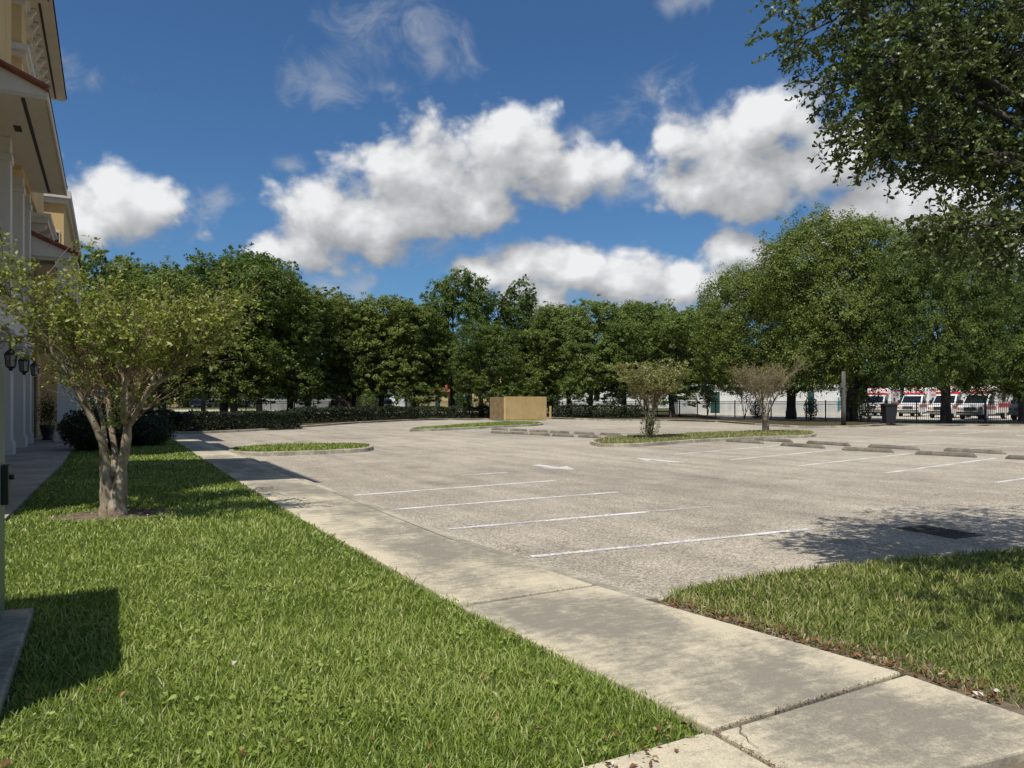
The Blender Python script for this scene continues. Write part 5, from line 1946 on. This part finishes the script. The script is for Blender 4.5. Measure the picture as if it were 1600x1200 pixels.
def ambulance():
    """box ambulance, nose towards -x"""
    t = thing('ambulance', 'x', 'ambulance')
    # cab
    cab = [(-2.95, .42), (-2.98, .62), (-2.92, 1.02), (-2.80, 1.16), (-1.95, 1.30), (-1.30, 2.02), (-1.15, 2.10), (-.30, 2.12), (-.30, .42)]
    side_body(cab, .98, .12).build('cab', 'van_white', t, bevel=.05)
    MB().add([(-1.925, -.84, 1.35), (-1.925, .84, 1.35), (-1.36, .78, 1.985), (-1.36, -.78, 1.985)], [(0, 1, 2, 3)]).add(
        [(-1.945, -.84, 1.36), (-1.945, .84, 1.36), (-1.38, .78, 1.995), (-1.38, -.78, 1.995)], [(3, 2, 1, 0)]).build('windscreen', 'glass', t)
    for s in (-1, 1):
        f = [(-1.72, s * .975, 1.32), (-.55, s * .975, 1.32), (-.55, s * .90, 1.98), (-1.24, s * .90, 1.98)]
        MB().add([(x, y + s * .012, z) for x, y, z in f] + [(x, y - s * .02, z) for x, y, z in f], [(0, 1, 2, 3), (7, 6, 5, 4)]).build('side_window', 'glass', t)
        MB().box(-2.99, -2.93, s * .62 - .15, s * .62 + .15, .80, .98).build('headlight', 'lens', t)
        MB().box(-2.97, -2.92, s * .86 - .07, s * .86 + .07, .80, .98).build('turn_light', 'amber', t)
        MB().box(-1.80, -1.66, s * 1.12 - .12, s * 1.12 + .12, 1.30, 1.62).build('mirror', 'van_dark', t, bevel=.03)
        MB().box(-2.6, -.32, s * .982 - .006, s * .982 + .006, .92, 1.10).build('stripe', 'van_red', t)
        wheel(t, -2.15, s * .86, .37, .22, s)
        wheel(t, 1.55, s * .92, .37, .26, s)
    b = MB().box(-3.0, -2.945, -.46, .46, .74, 1.02)
    b.build('grille', 'van_dark', t)
    b = MB()
    for z in (.79, .86, .93, 1.0):
        b.box(-3.012, -3.001, -.46, .46, z - .012, z + .012)
    b.build('grille_bars', 'chrome', t)
    MB().box(-3.10, -2.96, -.98, .98, .46, .66).build('bumper', 'chrome', t, bevel=.03)
    # patient module
    MB().box(-.29, 2.95, -1.14, 1.14, .52, 2.85).build('module', 'van_white', t, bevel=.05)
    MB().add([(-.95, -1.0, 2.16), (-.95, 1.0, 2.16), (-.296, 1.0, 2.16), (-.296, -1.0, 2.16), (-.62, -1.0, 2.78), (-.62, 1.0, 2.78), (-.296, 1.0, 2.78), (-.296, -1.0, 2.78)],
             [(3, 2, 1, 0), (4, 5, 6, 7), (0, 1, 5, 4), (1, 2, 6, 5), (2, 3, 7, 6), (3, 0, 4, 7)]).build('front_cap', 'van_white', t, bevel=.04)
    ang = math.atan2(.33, .62)
    MB().add([(-.955, -1.0, 2.18), (-.955, 1.0, 2.18), (-.862, 1.0, 2.36), (-.862, -1.0, 2.36)], [(3, 2, 1, 0)]).build('stripe', 'van_red', t)
    text_mesh('AMBULANCE', .30, 'van_red', t, (-.795, 0, 2.53), (math.pi / 2 - ang, 0, -math.pi / 2))
    lb = MB()
    for y in (-.8, -.4, 0, .4, .8):
        lb.box(-.56, -.42, y - .12, y + .12, 2.781, 2.88)
    lb.build('light_bar', 'van_red', t)
    for s in (-1, 1):
        MB().box(-.2, 2.9, s * 1.145 - .005, s * 1.145 + .005, 1.0, 1.35).build('stripe', 'van_red', t)
        MB().box(-.2, 2.9, s * 1.145 - .005, s * 1.145 + .005, 2.5, 2.68).build('stripe', 'van_red', t)
        text_mesh('AMBULANCE', .34, 'van_red', t, (1.35, s * 1.146, 2.1), (math.pi / 2, 0, math.pi if s > 0 else 0))
        MB().box(.55, 1.25, s * 1.144 - .006, s * 1.144 + .006, 1.5, 1.85).build('side_window', 'glass', t)
    MB().box(-2.8, 2.9, -.85, .85, .28, .5).build('chassis', 'van_dark', t)
    return t


def children(o):
    return [c for c in bpy.data.objects if c.parent == o]


def copy_tree(o, parent=None):
    c = o.copy()
    COL.objects.link(c)
    if parent is not None:
        c.parent = parent
        c.matrix_parent_inverse = o.matrix_parent_inverse
    for ch in children(o):
        copy_tree(ch, c)
    return c


AMB = [(1518, 655.5, 'ambulance facing the lot with its long white side running to the right edge', 38), (1420, 651, 'white ambulance with chrome grille parked left of the forked oak trunk', 30),
       (1362, 650, 'leftmost ambulance, half behind the tallest broad oak trunk', 28), (1470, 653.5, 'ambulance with dark grille mostly hidden by the forked oak trunk', 34),
       (1600, 657, 'ambulance cut by the right edge behind the fence', 40)]
pa = ambulance()
for i, (px, py, lab, an) in enumerate(AMB):
    o = pa if i == 0 else copy_tree(pa)
    Y = FPX * (HC + .006) / (py - HZ)
    # nose points to the camera's left front
    x, y = W((px - 800) / FPX * Y, Y)
    hd = math.atan2(-FW[1], -FW[0]) - R_(an + 14)       # heading of the nose
    o.rotation_euler = (0, 0, hd + math.pi)
    o.location = (x - 2.6 * math.cos(hd), y - 2.6 * math.sin(hd), -.006)
    tag(o, lab, 'ambulance', 'ambulances parked behind the right fence')


def car(label, px, py, paint, heading, suv=True):
    Y = FPX * HC / (py - HZ)
    x, y = W((px - 800) / FPX * Y, Y)
    t = thing('parked_car', label, 'car', (x, y, -.02), heading)
    prof = [(-2.25, .38), (-2.32, .75), (-2.2, 1.0), (-1.1, 1.12), (-.45, 1.72), (-.2, 1.80), (1.75, 1.80), (2.2, 1.15), (2.28, .7), (2.2, .38)]
    side_body(prof, .95, .16).build('body', paint, t, bevel=.07)
    MB().add([(-1.08, -.80, 1.17), (-1.08, .80, 1.17), (-.50, .74, 1.70), (-.50, -.74, 1.70)], [(3, 2, 1, 0)]).build('windscreen', 'glass', t)
    MB().add([(2.19, -.78, 1.2), (2.19, .78, 1.2), (1.84, .74, 1.72), (1.84, -.74, 1.72)], [(0, 1, 2, 3)]).build('rear_window', 'glass', t)
    for s in (-1, 1):
        MB().add([(-.95, s * .955, 1.15), (1.9, s * .955, 1.15), (1.65, s * .84, 1.68), (-.45, s * .84, 1.68)], [(0, 1, 2, 3)]).build('side_window', 'glass', t)
        MB().box(-2.33, -2.2, s * .68 - .18, s * .68 + .18, .78, .93).build('headlight', 'lens', t)
        MB().box(2.2, 2.3, s * .78 - .1, s * .78 + .1, .8, 1.1).build('tail_light', 'van_red', t)
        for xx in (-1.45, 1.4):
            wheel(t, xx, s * .86, .36, .22, s)
    return t


car('black car parked before the white garage wall', 603, 640.5, 'black_car', math.atan2(FW[1], FW[0]) + .35)
car('dark blue car behind the left fence beside the grey house', 314, 637, 'blue_car', math.atan2(FW[1], FW[0]) + 1.2)
